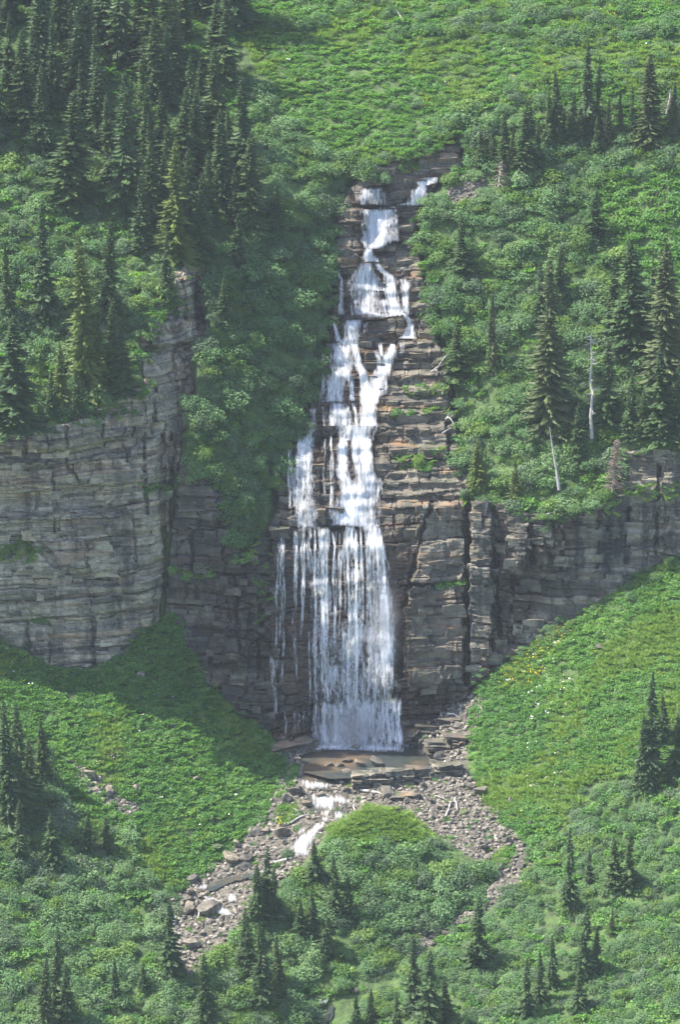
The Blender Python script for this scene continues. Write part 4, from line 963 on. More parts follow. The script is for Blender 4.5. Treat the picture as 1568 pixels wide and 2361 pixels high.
FIRS = [  # (u, base, top, label, tone, width)
 (158,470,215,'tall dark fir standing alone below the left stand, above the sunny shrubs','d',1.25),(105,745,475,'slender dark fir in the sunny shrubs of the left ledge, near the frame edge','d',.8),
 (288,490,205,'tall slender fir at the lower edge of the left stand, yellowish on its left side','d',.9),(405,600,325,'light yellow-green fir at the front of the left stand above the rock nose','y',1.05),
 (383,690,530,'small green fir on the top of the rock nose left of the gully','d',1.0),(325,580,405,'dark fir left of the yellow-green one at the front of the left stand','d',.9),
 (577,525,308,'lone broad fir on the shaded gully shrubs right of the left stand','d',1.15),(248,740,500,'dark slender fir behind the tall yellowish one on the left ledge','d',.85),
 (203,900,545,'tallest yellowish fir on the left ledge above the cliff','y',.8),(222,905,705,'slim yellow-green fir just right of the tallest yellowish one','y',.75),
 (35,985,728,'broad dark fir on the brink of the left cliff at the frame edge','d',1.5),(140,935,790,'small yellow-green fir on the ledge between the broad dark and the tallest yellowish fir','y',.95),
 (22,740,560,'pale slender fir at the left frame edge above the cliff ledge','d',.75),(187,745,548,'slender fir behind the left shoulder of the tallest yellowish fir','d',.8),
 (285,910,735,'dark fir at the right end of the cliff-top ledge','d',1.3),(262,890,690,'dark narrow fir left of the cliff-top end','d',.9),(120,955,850,'little dark fir on the brink of the left cliff','d',1.2),(180,960,850,'small dark fir on the brink below the tallest yellowish fir','d',1.1),
 (460,600,400,'dark fir at the right front of the left stand','d',1.0),(510,480,255,'tall dark fir at the right edge of the left stand','d',.95),(478,520,350,'dark fir second from the right front of the left stand','d',1.0),
 (515,760,640,'small shaded fir in the upper left gully wall','d',1.0),(640,540,430,'small dark fir in the gully shrubs below the lone broad fir','d',1.2),
 (1497,330,128,'tallest broad fir of the upper right stand','b',1.2),(1353,315,95,'slender tall fir of the upper right stand','d',.7),(1376,310,130,'slender fir close beside the tall one of the upper right stand','d',.7),(1282,330,165,'slim fir at the left of the upper right stand','d',.8),
 (1205,405,235,'broad dark fir at the lower left end of the upper right stand','d',1.15),(1165,385,262,'fir left of the broad dark one in the upper right stand','d',1.0),(1135,375,285,'small fir left of the top of the falls','d',1.0),(1110,380,298,'smallest fir at the left end of the upper right stand','d',1.1),
 (1322,330,215,'fir at the centre of the upper right stand','d',.95),(1340,335,245,'short fir at the front of the upper right stand','d',1.1),(1400,330,225,'dull fir between the slender pair and the tallest broad fir','b',.8),(1432,310,205,'thin brownish fir left of the tallest broad fir','b',.7),
 (1462,320,195,'thin dark fir just left of the tallest broad fir','d',.7),(1240,385,275,'small dark fir below the slim one in the upper right stand','d',1.0),(1262,350,205,'slim fir beside the slim one at the left of the upper right stand','d',.75),(1182,395,300,'small fir at the front left of the upper right stand','b',1.0),
 (1552,310,190,'fir at the right frame edge of the upper right stand','b',1.0),(1225,330,235,'small fir at the back left of the upper right stand','d',.8),(1300,340,255,'small fir at the front of the slim ones in the upper right stand','d',.9),(1380,345,270,'stubby fir at the foot of the slender pair','d',1.3),
 (1068,640,500,'dark fir at the shrub edge right of the upper cascade','d',1.0),(1055,870,740,'dark fir on the shrub edge right of the middle of the falls','d',1.2),(1132,860,675,'thin reddish fir in the right-hand shrubs','b',.6),(1268,985,600,'big ragged olive-brown fir in the middle of the right slope','b',.9),
 (1248,740,600,'dark fir behind the big ragged olive-brown one','d',.9),(1370,545,440,'low dark spreading fir in the right slope shrubs','d',1.9),(1457,805,555,'tall dark fir on the right slope, black on its right side','d',1.15),(1535,890,560,'tall broad fir near the right frame edge with olive tips','b',1.15),
 (1402,975,780,'dark green fir beside the white bleached dead tree','d',1.1),(1452,1010,860,'fir on the cliff top between the bleached tree and the frame edge','d',1.1),(1530,1010,800,'dark fir at the cliff top near the right frame edge','d',1.2),(1415,770,590,'slim fir left of the tall dark one on the right slope','d',.9),
 (1335,1060,930,'small dark fir at the foot of the bleached dead tree','d',1.2),(1185,1150,1055,'small yellowish fir hanging on the brink of the right cliff','y',.9),(1105,1120,1015,'low spreading fir at the shrub edge right of the lower falls','y',1.6),(1480,1015,900,'small fir on the brink right of the grey-brown dead fir','d',1.2),
 (1290,700,570,'small fir in the shrubs above the big ragged one','d',1.0),(1505,700,600,'small fir left of the tall broad one at the right frame edge','d',.9),(1560,1000,830,'fir cut by the right frame edge above the cliff','d',1.1),
 (1500,1810,1545,'tall dark fir standing on the lower right meadow','d',.75),(1482,1815,1640,'shorter dark fir leaning against the tall one of the lower right meadow','d',.9),(1530,1710,1600,'dark fir behind the tall one of the lower right meadow','d',1.1),(1562,1780,1640,'fir at the right frame edge of the lower right meadow','d',1.2),
 (1312,2100,1905,'tall slender fir above the lower right thicket','d',.85),(1418,2050,1928,'left one of the dark fir pair in the lower right thicket','d',1.3),(1452,2050,1922,'right one of the dark fir pair in the lower right thicket','d',1.35),(1360,2035,1955,'small fir between the tall slender one and the dark pair','d',1.0),
 (1100,2225,2060,'broad regular fir alone in the lower right thicket','d',1.45),(1342,2250,2075,'tall dark fir in the middle of the lower right thicket','d',1.15),(1372,2235,2130,'fir at the right shoulder of the tall dark one in the lower right thicket','d',1.0),(1275,2270,2150,'slim fir left of the tall dark one in the lower right thicket','d',.85),
 (1337,2325,2205,'fir nearest the bottom below the tall dark one of the lower right thicket','d',1.15),(1215,2340,2205,'dark fir at the bottom left of the slim one','d',1.1),(1247,2310,2185,'dark fir between the slim one and the bottom fir','d',1.1),
 (955,2325,2150,'slender fir left of the broad one at the bottom centre','d',.95),(988,2375,2180,'tall fir at the bottom centre, cut by the frame','d',1.1),(1028,2350,2245,'small fir right of the tall bottom-centre one','d',1.1),(915,2380,2285,'little fir at the bottom edge left of centre','d',1.0),
 (610,2115,1945,'tallest dark fir beside the stream at the left end of the mound','d',1.05),(592,2135,1985,'dark fir left of the tallest one by the stream','d',1.0),(632,2130,1995,'dark fir right of the tallest one by the stream','d',1.0),(728,2035,1935,'small fir on the left shoulder of the grassy mound','d',1.15),
 (775,2110,1965,'fir on the left face of the mound','d',1.05),(560,2240,2085,'dark fir in the thicket at the lower end of the stream','d',1.0),(578,2255,2100,'second dark fir in the thicket at the lower end of the stream','d',.9),(605,2310,2115,'tall fir in the thicket below the stream bend','d',.9),
 (478,2380,2190,'slim fir at the bottom edge right of the lower stream','d',.9),(640,2280,2150,'fir in the thicket below the mound','d',1.0),(802,2120,2015,'small fir in the middle of the mound','d',1.1),(722,2170,2045,'dark fir low on the left of the mound','d',1.2),(690,2170,2075,'little dark fir low on the left of the mound','d',1.2),(750,2200,2110,'low dark fir in the hollow of the mound','d',1.3),
 (395,2255,2068,'dark fir hiding the lower end of the stream','d',1.0),(125,2340,2120,'tall dark fir at the lower left of the frame','d',.85),(152,2380,2215,'dark fir right of the tall one at the lower left','d',1.0),(100,2385,2200,'dark fir left of the tall one at the lower left','d',.9),(265,2310,2205,'small fir between the lower left group and the stream','d',.9),
 (120,2000,1872,'broad fir in the thicket under the left scree','d',1.5),(42,1985,1840,'fir at the left frame edge under the left scree','d',1.15),(20,1905,1635,'tall dark fir at the left frame edge on the lower meadow','d',.9),(47,1880,1615,'tall fir second from the left frame edge on the lower meadow','d',.9),
 (102,1800,1655,'dark fir at the meadow edge left of the scree','d',1.1),(70,1860,1700,'dark fir third from the left frame edge on the lower meadow','d',1.1),(200,1965,1875,'small fir in the lower left thicket below the scree','d',1.2),(330,2280,2215,'tiny fir left of the fir that hides the stream','d',1.3),(10,1800,1600,'fir cut by the left frame edge on the lower meadow','d',1.0),(245,1960,1880,'small broad fir right of the small one below the scree','d',1.4),
 (855,2360,2275,'little fir at the bottom edge by the dry channel','d',1.0),(820,2365,2290,'tiny fir at the bottom edge by the dry channel','d',1.1),(1410,2150,2085,'tiny brownish fir right of the tall dark one in the lower right thicket','b',.8)]
for u, vb, vt, lab, tone, wr in FIRS: fir(u, vb, vt, lab, tone, wr)
STAND_AT = [(40,60,'at its upper left by the frame corner'),(40,280,'at its lower left by the frame edge'),(250,40,'along the top of the frame'),(250,220,'in its thick middle'),(470,60,'at its upper right beside the bright meadow'),(470,260,'along its right edge above the gully'),(330,400,'in its lower middle above the sunny shrubs'),(480,440,'at its lower right above the gully wall')]
STAND = [(-60,340),(-60,-120),(540,-120),(540,120),(600,400),(560,480),(470,560),(300,500),(230,400),(170,330),(60,350)]
pp = scatter([STAND], 112, 31)
order = np.argsort(pp[:, 1]); taken = []
for u, v in pp[order]:
    if any(abs(u-a) < 17 and abs(v-b) < 30 for a, b in taken): continue
    taken.append((u, v))
    hgt = RNG.uniform(150, 265)*(0.8 if v > 420 else 1)
    fir(u, v+25, v+25-hgt, 'slim dark fir of the upper left stand, '+near(u, v, STAND_AT), 's' if RNG.random() < .15 else 'd', RNG.uniform(.7, 1.1), 'firs of the dense upper left stand')
for u, v in scatter([[(520,480),(600,440),(640,520),(560,640),(500,640)]], 4, 35):
    fir(u, v+30, v+30-RNG.uniform(80, 140), 'small shaded fir half buried in the shrubs of the left gully wall', 'd', RNG.uniform(1, 1.4), 'small firs of the gully wall')
print('firs', tcount[0])

# ---------------------------------------------------------------- shrubs and meadow
def leafy(seed, nl, mat, lobes=10, leaf=0.1, flat=.8):
    r_ = np.random.default_rng(seed); V = []; F = []; vary = []; tip = []
    cs = []
    for k in range(lobes):
        a = r_.uniform(0, 6.28); q = r_.uniform(.15, .72); cs.append((q*math.cos(a), q*math.sin(a), r_.uniform(.22, .62)*flat*(1.15-.5*q), r_.uniform(.24, .42)))
    cs.append((0, 0, .55*flat, .42))
    n = 0
    while n < nl:
        cx, cy, cz, cr = cs[r_.integers(0, len(cs))]
        d = r_.normal(size=3); d /= np.linalg.norm(d)
        if d[2] < -.35: continue
        p_ = np.array([cx, cy, cz])+d*cr*r_.uniform(.72, 1.08)
        if p_[2] < 0.02: continue
        nrm = d*0.55+r_.normal(size=3)*0.42+np.array([-.12, -.1, .75]); nrm /= np.linalg.norm(nrm)
        x = np.cross(nrm, r_.normal(size=3)); x /= np.linalg.norm(x); y = np.cross(nrm, x)
        s = leaf*r_.uniform(.6, 1.25); o = len(V)
        V += [p_-x*s*.9, p_+y*s*.55-nrm*s*.1, p_+x*s*.9-nrm*s*.25, p_-y*s*.55-nrm*s*.1]; F.append((o, o+1, o+2, o+3))
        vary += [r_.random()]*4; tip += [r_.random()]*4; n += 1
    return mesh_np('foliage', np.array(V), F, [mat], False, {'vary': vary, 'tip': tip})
def stems_mesh(seed):
    r_ = random.Random(seed); parts = []
    for k in range(6):
        a = r_.uniform(0, 6.28); q = r_.uniform(.2, .55); parts.append(tube([(0, 0, -.15), (q*.5*math.cos(a), q*.5*math.sin(a), .25), (q*math.cos(a), q*math.sin(a), .6)], [.03, .02, .008], 4))
    return mesh_np('stem', *merge(parts), [M_BARK], True)
SHR = [leafy(60+k, 1500, (M_SHRUB, M_SHRUB, M_SHRUB, M_WILLOW, M_MAPLE)[k], 10+k, .062, .85) for k in range(5)]; STEMS = [stems_mesh(k) for k in range(3)]
S_GULLY = [(530,60),(600,180),(640,260),(720,340),(850,378),(965,365),(962,392),(830,430),(785,490),(772,560),(772,700),(748,800),(738,880),(700,960),(655,1060),(640,1100),(600,1190),(575,1265),(540,1285),(505,1150),(440,1080),(430,1000),(448,900),(484,780),(484,600),(560,510),(600,420)]
S_RIGHT = [(1000,300),(1060,250),(1200,200),(1568,320),(1750,330),(1750,1045),(1568,1035),(1440,1045),(1400,1150),(1340,1190),(1270,1195),(1200,1175),(1085,1150),(1062,1050),(1050,930),(1032,830),(1000,760),(985,640),(965,580),(980,490),(1036,440),(1045,400),(1080,360)]
S_LEDGE = [(-150,345),(200,340),(280,480),(330,560),(400,620),(385,700),(330,800),(295,880),(250,915),(150,955),(0,965),(-150,965)]
S_TOP = [(560,-120),(1750,-120),(1750,70),(1300,110),(1150,70),(900,90),(640,60)]
S_LOWL = [(-150,1700),(60,1690),(130,1780),(190,1870),(300,1930),(330,2000),(400,2060),(385,2200),(420,2260),(480,2262),(500,2200),(600,2090),(690,2010),(745,1968),(800,1950),(900,1935),(1010,1945),(1150,2010),(1105,2095),(985,2150),(940,2190),(860,2270),(790,2315),(740,2345),(710,2460),(-150,2460)]
S_LOWR = [(1225,2005),(1215,1960),(1300,1900),(1345,1810),(1450,1790),(1568,1750),(1750,1740),(1750,2460),(745,2460),(800,2360),(900,2250),(990,2180),(1120,2100)]
BRIGHT = [(1370,430),(1568,390),(1750,380),(1750,690),(1568,680),(1490,650),(1400,540)]
CLEAR = [SCAR, [(1010,330),(1060,330),(1060,380),(1010,400)]]
regs = [(S_GULLY, 620, (1.5, 2.9), 'alder shrub of the left gully wall', 'alder shrubs of the gully wall'), (S_RIGHT, 1150, (1.3, 2.8), 'alder shrub on the slope right of the falls', 'alder shrubs of the right slope'),
        (S_LEDGE, 600, (1.3, 2.7), 'sunny alder shrub above the left cliff', 'alder shrubs of the left ledge'), (S_TOP, 330, (1.4, 2.8), 'rounded shrub at the top of the meadow', 'shrubs along the top of the upper meadow'),
        (S_LOWL, 1300, (1.2, 2.6), 'alder shrub of the lower left thicket', 'alder shrubs of the lower left thicket'), (S_LOWR, 1900, (.8, 1.8), 'alder shrub of the lower right thicket', 'alder shrubs of the lower right thicket')]
SHRUB_AT = {'alder shrubs of the gully wall': [(600,400,'below the meadow corner'),(700,450,'near its top right'),(620,600,'in its upper middle'),(740,620,'beside the upper cascades'),(520,760,'beside the rock nose'),(640,800,'in its middle'),(720,860,'beside the middle falls'),(500,960,'beside the left cliff'),(620,1000,'in its lower middle'),(560,1180,'at its lower tip')],
 'alder shrubs of the right slope': [(1100,330,'by the top ledges'),(1300,380,'below the upper right firs'),(1480,340,'under the tallest upper fir'),(1080,520,'beside the top cascade'),(1250,520,'above its centre'),(1040,720,'beside the middle falls'),(1180,700,'left of the ragged fir'),(1380,650,'left of the tall dark fir'),(1520,760,'by the right frame edge'),(1130,900,'in its lower left'),(1330,900,'by the bleached dead tree'),(1480,980,'at the lower right brink'),(1150,1080,'at the lower left brink')],
 'alder shrubs of the left ledge': [(60,420,'under the stand at the frame edge'),(230,430,'beside the lone tall fir'),(60,600,'in the left middle'),(230,620,'in the middle'),(340,660,'by the rock nose'),(70,850,'on the brink at the frame edge'),(200,880,'on the brink under the yellowish firs')],
 'shrubs along the top of the upper meadow': [(640,20,'beside the stand'),(850,20,'left of centre'),(1080,30,'right of centre'),(1320,30,'at the upper right'),(1500,30,'in the right corner')],
 'alder shrubs of the lower left thicket': [(50,1800,'by the left edge firs'),(150,1930,'under the scree'),(100,2100,'in the left middle'),(280,2050,'beside the bright meadow foot'),(330,2200,'left of the stream end'),(100,2280,'in the bottom left corner'),(400,2320,'at the bottom below the stream'),(600,2180,'among the stream firs'),(640,2320,'at the bottom left of centre'),(800,2050,'on the upper face of the mound'),(800,2200,'low on the face of the mound'),(1000,2020,'on the right face of the mound')],
 'alder shrubs of the lower right thicket': [(1300,1900,'at its top by the white flowers'),(1500,1850,'under the tall meadow fir'),(1280,2030,'left of the slender fir'),(1450,2080,'around the fir pair'),(1120,2140,'above the broad fir'),(1250,2200,'right of the broad fir'),(1480,2230,'in the right middle'),(1000,2260,'beside the dry channel'),(1100,2330,'at the bottom centre'),(1300,2340,'at the bottom right of centre'),(1500,2340,'in the bottom right corner')]}
FIL = {r_[4]: [] for r_ in regs}
proto = []; fol_pts = []
for poly, n, (s0, s1), lab, grp in regs:
    q = scatter([poly], n, hash(len(lab)) % 1000+len(grp), [BRIGHT]+CLEAR)
    sz = s0*0.75+(s1*1.25-s0*0.75)*RNG.random(len(q))**1.7
    big = set(np.argsort(-sz+np.where((q[:, 0] < 0) | (q[:, 0] > 1568) | (q[:, 1] < 0) | (q[:, 1] > 2361), 9, 0))[:44].tolist())
    for i, (u, v) in enumerate(q):
        d = float(rock_depth(u, v)); P = pt(u, v, d); s = sz[i]
        P[2] -= 0.25*s
        rot = (RNG.normal(0, .12)+.12, RNG.normal(0, .12), RNG.uniform(0, 6.28)); sc = (s*RNG.uniform(.85, 1.15), s*RNG.uniform(.85, 1.15), s*RNG.uniform(.75, 1.1))
        if i in big:
            k = RNG.integers(0, 5)
            wh = near(u, v, SHRUB_AT[grp]); o = link('alder_shrub', None, None, P, lab+', '+wh, 'shrub', grp+', '+wh); o.rotation_euler = rot; o.scale = sc
            f_ = link('foliage', SHR[k], o); link('stem', STEMS[k % 3], o)
            if len(proto) <= k or True:
                proto.append((k, f_))
        else: fol_pts.append((*P, *rot, *sc, RNG.integers(0, 5)))
PROTO = []
for k in range(5): PROTO.append(next(f_ for kk, f_ in proto if kk == k))

def gn_stuff(name, arr, protos):
    """One object that sets out copies of a few plants on its points: for growth nobody could count."""
    arr = np.asarray(arr, float); n = len(arr)
    me = bpy.data.meshes.new(name); me.vertices.add(n); me.vertices.foreach_set('co', arr[:, :3].astype(np.float32).ravel())
    for an, ty, dat in (('rot', 'FLOAT_VECTOR', arr[:, 3:6]), ('scl', 'FLOAT_VECTOR', arr[:, 6:9])):
        at = me.attributes.new(an, ty, 'POINT'); at.data.foreach_set('vector', dat.astype(np.float32).ravel())
    at = me.attributes.new('pick', 'INT', 'POINT'); at.data.foreach_set('value', arr[:, 9].astype(np.int32))
    o = link(name, me, kind='stuff')
    g = bpy.data.node_groups.new(name, 'GeometryNodeTree')
    g.interface.new_socket('Geometry', in_out='INPUT', socket_type='NodeSocketGeometry'); g.interface.new_socket('Geometry', in_out='OUTPUT', socket_type='NodeSocketGeometry')
    N = g.nodes; L = g.links
    gi = N.new('NodeGroupInput'); go = N.new('NodeGroupOutput'); iop = N.new('GeometryNodeInstanceOnPoints'); j = N.new('GeometryNodeJoinGeometry')
    for pr in reversed(protos):
        oi = N.new('GeometryNodeObjectInfo'); oi.transform_space = 'ORIGINAL'; oi.inputs['Object'].default_value = pr; oi.inputs['As Instance'].default_value = True
        L.new(oi.outputs['Geometry'], j.inputs[0])
    def na(nm, ty):
        a = N.new('GeometryNodeInputNamedAttribute'); a.data_type = ty; a.inputs['Name'].default_value = nm; return a.outputs['Attribute']
    L.new(gi.outputs[0], iop.inputs['Points']); L.new(j.outputs[0], iop.inputs['Instance']); iop.inputs['Pick Instance'].default_value = True
    L.new(na('pick', 'INT'), iop.inputs['Instance Index'])
    e2r = N.new('FunctionNodeEulerToRotation'); L.new(na('rot', 'FLOAT_VECTOR'), e2r.inputs[0]); L.new(e2r.outputs[0], iop.inputs['Rotation'])
    L.new(na('scl', 'FLOAT_VECTOR'), iop.inputs['Scale']); L.new(iop.outputs[0], go.inputs[0])
    md = o.modifiers.new('growth', 'NODES'); md.node_group = g
    return o
M_UP = [(530,60),(560,-120),(1750,-120),(1750,350),(1568,330),(1200,230),(1060,270),(1040,330),(960,366),(850,376),(720,335),(640,250),(600,170)]
M_LL = [(-150,1290),(0,1483),(100,1533),(200,1548),(270,1523),(340,1443),(400,1413),(430,1480),(480,1568),(530,1608),(600,1678),(668,1770),(635,1830),(600,1900),(440,2038),(395,2060),(330,2000),(300,1930),(190,1870),(130,1780),(60,1690),(-150,1700)]
M_LR = [(1090,1620),(1120,1562),(1200,1502),(1300,1442),(1400,1382),(1500,1312),(1568,1287),(1750,1215),(1750,1740),(1568,1750),(1450,1790),(1345,1810),(1300,1900),(1215,1960),(1200,1935),(1130,1850),(1085,1780),(1080,1700)]
M_MD = [(745,1968),(765,1905),(850,1858),(920,1864),(965,1895),(1010,1945),(900,1935),(800,1950)]
for pl_, n_, s0_, s1_, e_ in ((M_UP, 150, .6, 2.2, ()), ([(850,70),(1568,40),(1568,300),(1200,220),(1060,260),(1000,160)], 170, .8, 2.6, ()), (M_LR, 50, .4, 1.0, ()), (M_LL, 70, .4, 1.1, (TALUS,)), ([(560,60),(700,80),(760,180),(660,260),(600,170)], 25, .8, 1.8, ())):
    for u, v in scatter([pl_], n_, 47, e_):
        s = s0_+(s1_-s0_)*RNG.random()**2; P = pt(u, v, float(depth(u, v))); P[2] -= .3*s; fol_pts.append((*P, .15, 0, RNG.uniform(0, 6.28), s, s, s*.8, RNG.integers(0, 5)))
for u, v in scatter([[(-460,-300),(-150,-300),(-150,950),(-460,950)], [(-460,1300),(-150,1300),(-150,2640),(-460,2640)], [(1750,-300),(2030,-300),(2030,1020),(1750,1020)], [(1750,1300),(2030,1200),(2030,2640),(1750,2640)], [(-150,-310),(1750,-310),(1750,-125),(-150,-125)], [(-150,2460),(1750,2460),(1750,2660),(-150,2660)]], 3600, 48):
    s = .9+1.9*RNG.random()**1.5; P = pt(u, v, float(depth(u, v))); P[2] -= .3*s; fol_pts.append((*P, .15, 0, RNG.uniform(0, 6.28), s, s, s*.85, RNG.integers(0, 5)))
for u, v in scatter([STAND], 200, 41):
    s = RNG.uniform(1.0, 2.4); P = pt(u, v, float(depth(u, v))); P[2] -= .3*s; fol_pts.append((*P, .15, 0, RNG.uniform(0, 6.28), s, s, s*.9, RNG.integers(0, 5)))
for line, n, s0, s1 in (([(0,1483),(100,1533),(200,1548),(270,1523),(340,1443),(400,1413)], 60, .4, 1.0), ([(400,1413),(430,1480),(480,1568),(530,1608),(600,1678),(668,1760)], 40, .35, .8), ([(1090,1618),(1120,1562),(1200,1502),(1300,1442),(1400,1382),(1500,1312),(1568,1287),(1650,1250)], 90, .5, 1.3), ([(0,975),(150,960),(290,900),(340,830),(400,640),(480,605)], 60, .5, 1.2),
        ([(1062,1060),(1085,1160),(1270,1195),(1400,1150),(1440,1045),(1568,1035)], 60, .6, 1.5), ([(388,2080),(450,2030),(590,1910),(620,1830),(660,1770)], 50, .3, .8), ([(1080,1780),(1130,1850),(1215,1945),(1240,2010),(1130,2090),(1000,2175)], 50, .3, .9), ([(975,480),(960,560),(980,640),(1010,780),(1040,850),(1050,1000)], 34, .7, 1.6), ([(785,480),(775,560),(770,700),(745,800),(735,880),(700,980),(640,1100)], 34, .6, 1.5), ([(690,2010),(750,1918),(850,1856),(920,1862),(1010,1950),(1150,2012)], 40, .3, .7)):
    L_ = np.array(line, float); seg_ = np.hypot(*np.diff(L_, axis=0).T); cs_ = np.r_[0, np.cumsum(seg_)]
    for _ in range(n):
        t = RNG.uniform(0, cs_[-1]); u = np.interp(t, cs_, L_[:, 0])+RNG.normal(0, 9); v = np.interp(t, cs_, L_[:, 1])+RNG.normal(2, 9); s = s0+(s1-s0)*RNG.random()**1.5
        P = pt(u, v, float(rock_depth(u, v))-.2); P[2] -= .3*s
        fol_pts.append((*P, .15, 0, RNG.uniform(0, 6.28), s, s, s*RNG.uniform(.6, 1.1), RNG.integers(0, 5)))
gn_stuff('undergrowth', fol_pts, PROTO)

# meadow herbs
def herb_mesh(seed, n=70, mat=None, leaf=.2):
    r_ = np.random.default_rng(seed); V = []; F = []; vary = []; tip = []
    for k in range(n):
        a = r_.uniform(0, 6.28); q = math.sqrt(r_.random()); p_ = np.array([q*math.cos(a), q*math.sin(a), r_.uniform(.15, .55)*(1.1-.5*q)])
        nrm = np.array([r_.normal(0, .45), r_.normal(0, .45)-.15, 1.0]); nrm /= np.linalg.norm(nrm)
        x = np.cross(nrm, r_.normal(size=3)); x /= np.linalg.norm(x); y = np.cross(nrm, x); s = leaf*r_.uniform(.6, 1.25); o = len(V)
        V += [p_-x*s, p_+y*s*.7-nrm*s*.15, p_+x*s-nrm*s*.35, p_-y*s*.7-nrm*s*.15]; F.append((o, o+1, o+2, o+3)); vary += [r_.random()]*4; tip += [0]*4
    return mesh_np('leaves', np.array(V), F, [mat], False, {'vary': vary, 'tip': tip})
def grass_mesh(seed, n=130):
    r_ = np.random.default_rng(seed); V = []; F = []; vary = []; tip = []
    for k in range(n):
        a = r_.uniform(0, 6.28); q = math.sqrt(r_.random()); p_ = np.array([q*math.cos(a), q*math.sin(a), 0]); b = r_.uniform(0, 6.28); x = np.array([math.cos(b), math.sin(b), 0])*.07
        l = np.array([r_.normal(0, .38), r_.normal(0, .38), r_.uniform(.2, .5)]); o = len(V)
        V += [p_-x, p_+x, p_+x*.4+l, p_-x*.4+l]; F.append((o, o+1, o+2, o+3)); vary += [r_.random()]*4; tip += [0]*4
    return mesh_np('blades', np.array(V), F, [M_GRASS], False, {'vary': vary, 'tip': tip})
hp = []
HERBS = [herb_mesh(k, 130, M_HERB, .15) for k in range(4)]+[grass_mesh(k) for k in range(2)]
hproto = []
for k, (u, v) in enumerate([(520,1760),(1330,1690),(460,1890),(1260,1780),(1180,1730),(905,1885)]):
    P = pt(u, v, float(depth(u, v)))
    nm = 'leafy_herb' if k < 4 else 'grass_tuft'
    o = link(nm, HERBS[k], None, P, ['broad-leaved herb clump in the middle of the lower left meadow','broad-leaved herb clump high on the lower right meadow','broad-leaved herb clump above the stream in the lower left meadow','broad-leaved herb clump low on the right meadow near the thicket','tuft of fine grass low in the right meadow','tuft of fine grass on the crest of the mound'][k], 'plant')
    o.scale = (1.1, 1.1, 1.3); hproto.append(o)
def herbs(poly, n, s, pg, seed, ex=()):
    for u, v in scatter([poly], n, seed, ex):
        d = float(depth(u, v)); P = pt(u, v, d); gz = float(vnoise(P[0]/7, P[1]/7, 44)); sc = RNG.uniform(*s)
        k = RNG.integers(4, 6) if gz*0.9+RNG.random()*.3 < pg else RNG.integers(0, 4)
        P[2] -= .1
        hp.append((*P, RNG.normal(.18, .12), RNG.normal(0, .12), RNG.uniform(0, 6.28), sc, sc, sc*RNG.uniform(.7, 1.5), k))
herbs(M_UP, 6200, (.45, 1.2), .5, 1); herbs(M_LL, 5600, (.4, 1.1), .4, 2, [TALUS]); herbs(M_LR, 5400, (.4, 1.1), .5, 3); herbs(M_MD, 500, (.5, .9), .9, 4); herbs(BRIGHT, 420, (.9, 1.5), .2, 5)
for k, (pl, n) in enumerate(((S_RIGHT, 450), (S_LEDGE, 250), (S_TOP, 300), (S_LOWL, 450), (S_LOWR, 450), (STAND, 700))): herbs(pl, n, (1.0, 1.7), .15, 60+k, CLEAR)
herbs(TALUS, 60, (.4, .8), .4, 7)
herbs(STREAM, 150, (.4, .8), .5, 6, RAP+QUIET)
WEEDS = [[(1110,1815),(1200,1830),(1235,1900),(1160,1905),(1110,1850)], [(640,1860),(680,1850),(690,1890),(650,1900)], [(610,1860),(640,1820),(660,1770),(690,1770),(660,1830)], [(1130,1990),(1150,1960),(1190,1950),(1170,1990)]]
for k, wd in enumerate(WEEDS): herbs(wd, 45, (.6, 1.0), .6, 10+k)
def ledge_green(poly, n, s=(.5, .9), grass=.3):
    for u, v in scatter([poly], n, int(poly[0][0])):
        P = pt(u, v, float(rock_depth(u, v))-.15); sc = RNG.uniform(*s)
        hp.append((*P, .5, 0, RNG.uniform(0, 6.28), sc, sc, sc, RNG.integers(4, 6) if RNG.random() < grass else RNG.integers(0, 4)))
for pl, n in [([(920,1075),(1000,1065),(1005,1088),(930,1092)], 22), ([(930,890),(1030,885),(1030,910),(945,915)], 20), ([(880,955),(1040,935),(1040,955),(900,968)], 16), ([(900,1055),(1020,1030),(1030,1055),(930,1068)], 14), ([(1000,1345),(1065,1342),(1066,1352),(1000,1354)], 14),
              ([(1060,1120),(1085,1090),(1095,1170),(1070,1180)], 14), ([(0,1245),(60,1240),(110,1275),(60,1300),(0,1300)], 45), ([(320,1120),(385,1105),(390,1140),(330,1150)], 22), ([(390,1310),(470,1300),(500,1330),(400,1345)], 25), ([(490,1120),(590,1090),(600,1290),(540,1300)], 70), ([(1250,1160),(1420,1130),(1430,1190),(1270,1200)], 40),
              ([(560,1290),(640,1220),(640,1420),(600,1460)], 26), ([(440,570),(480,590),(480,640),(440,640)], 16), ([(330,720),(420,690),(430,720),(340,760)], 30), ([(310,900),(350,880),(350,930),(320,930)], 14), ([(0,960),(300,930),(330,960),(180,985),(0,990)], 60), ([(1440,1130),(1568,1110),(1568,1150),(1450,1160)], 30), ([(960,370),(970,365),(960,390),(900,400)], 12)]:
    ledge_green(pl, n)
gn_stuff('meadow_plants', hp, hproto)
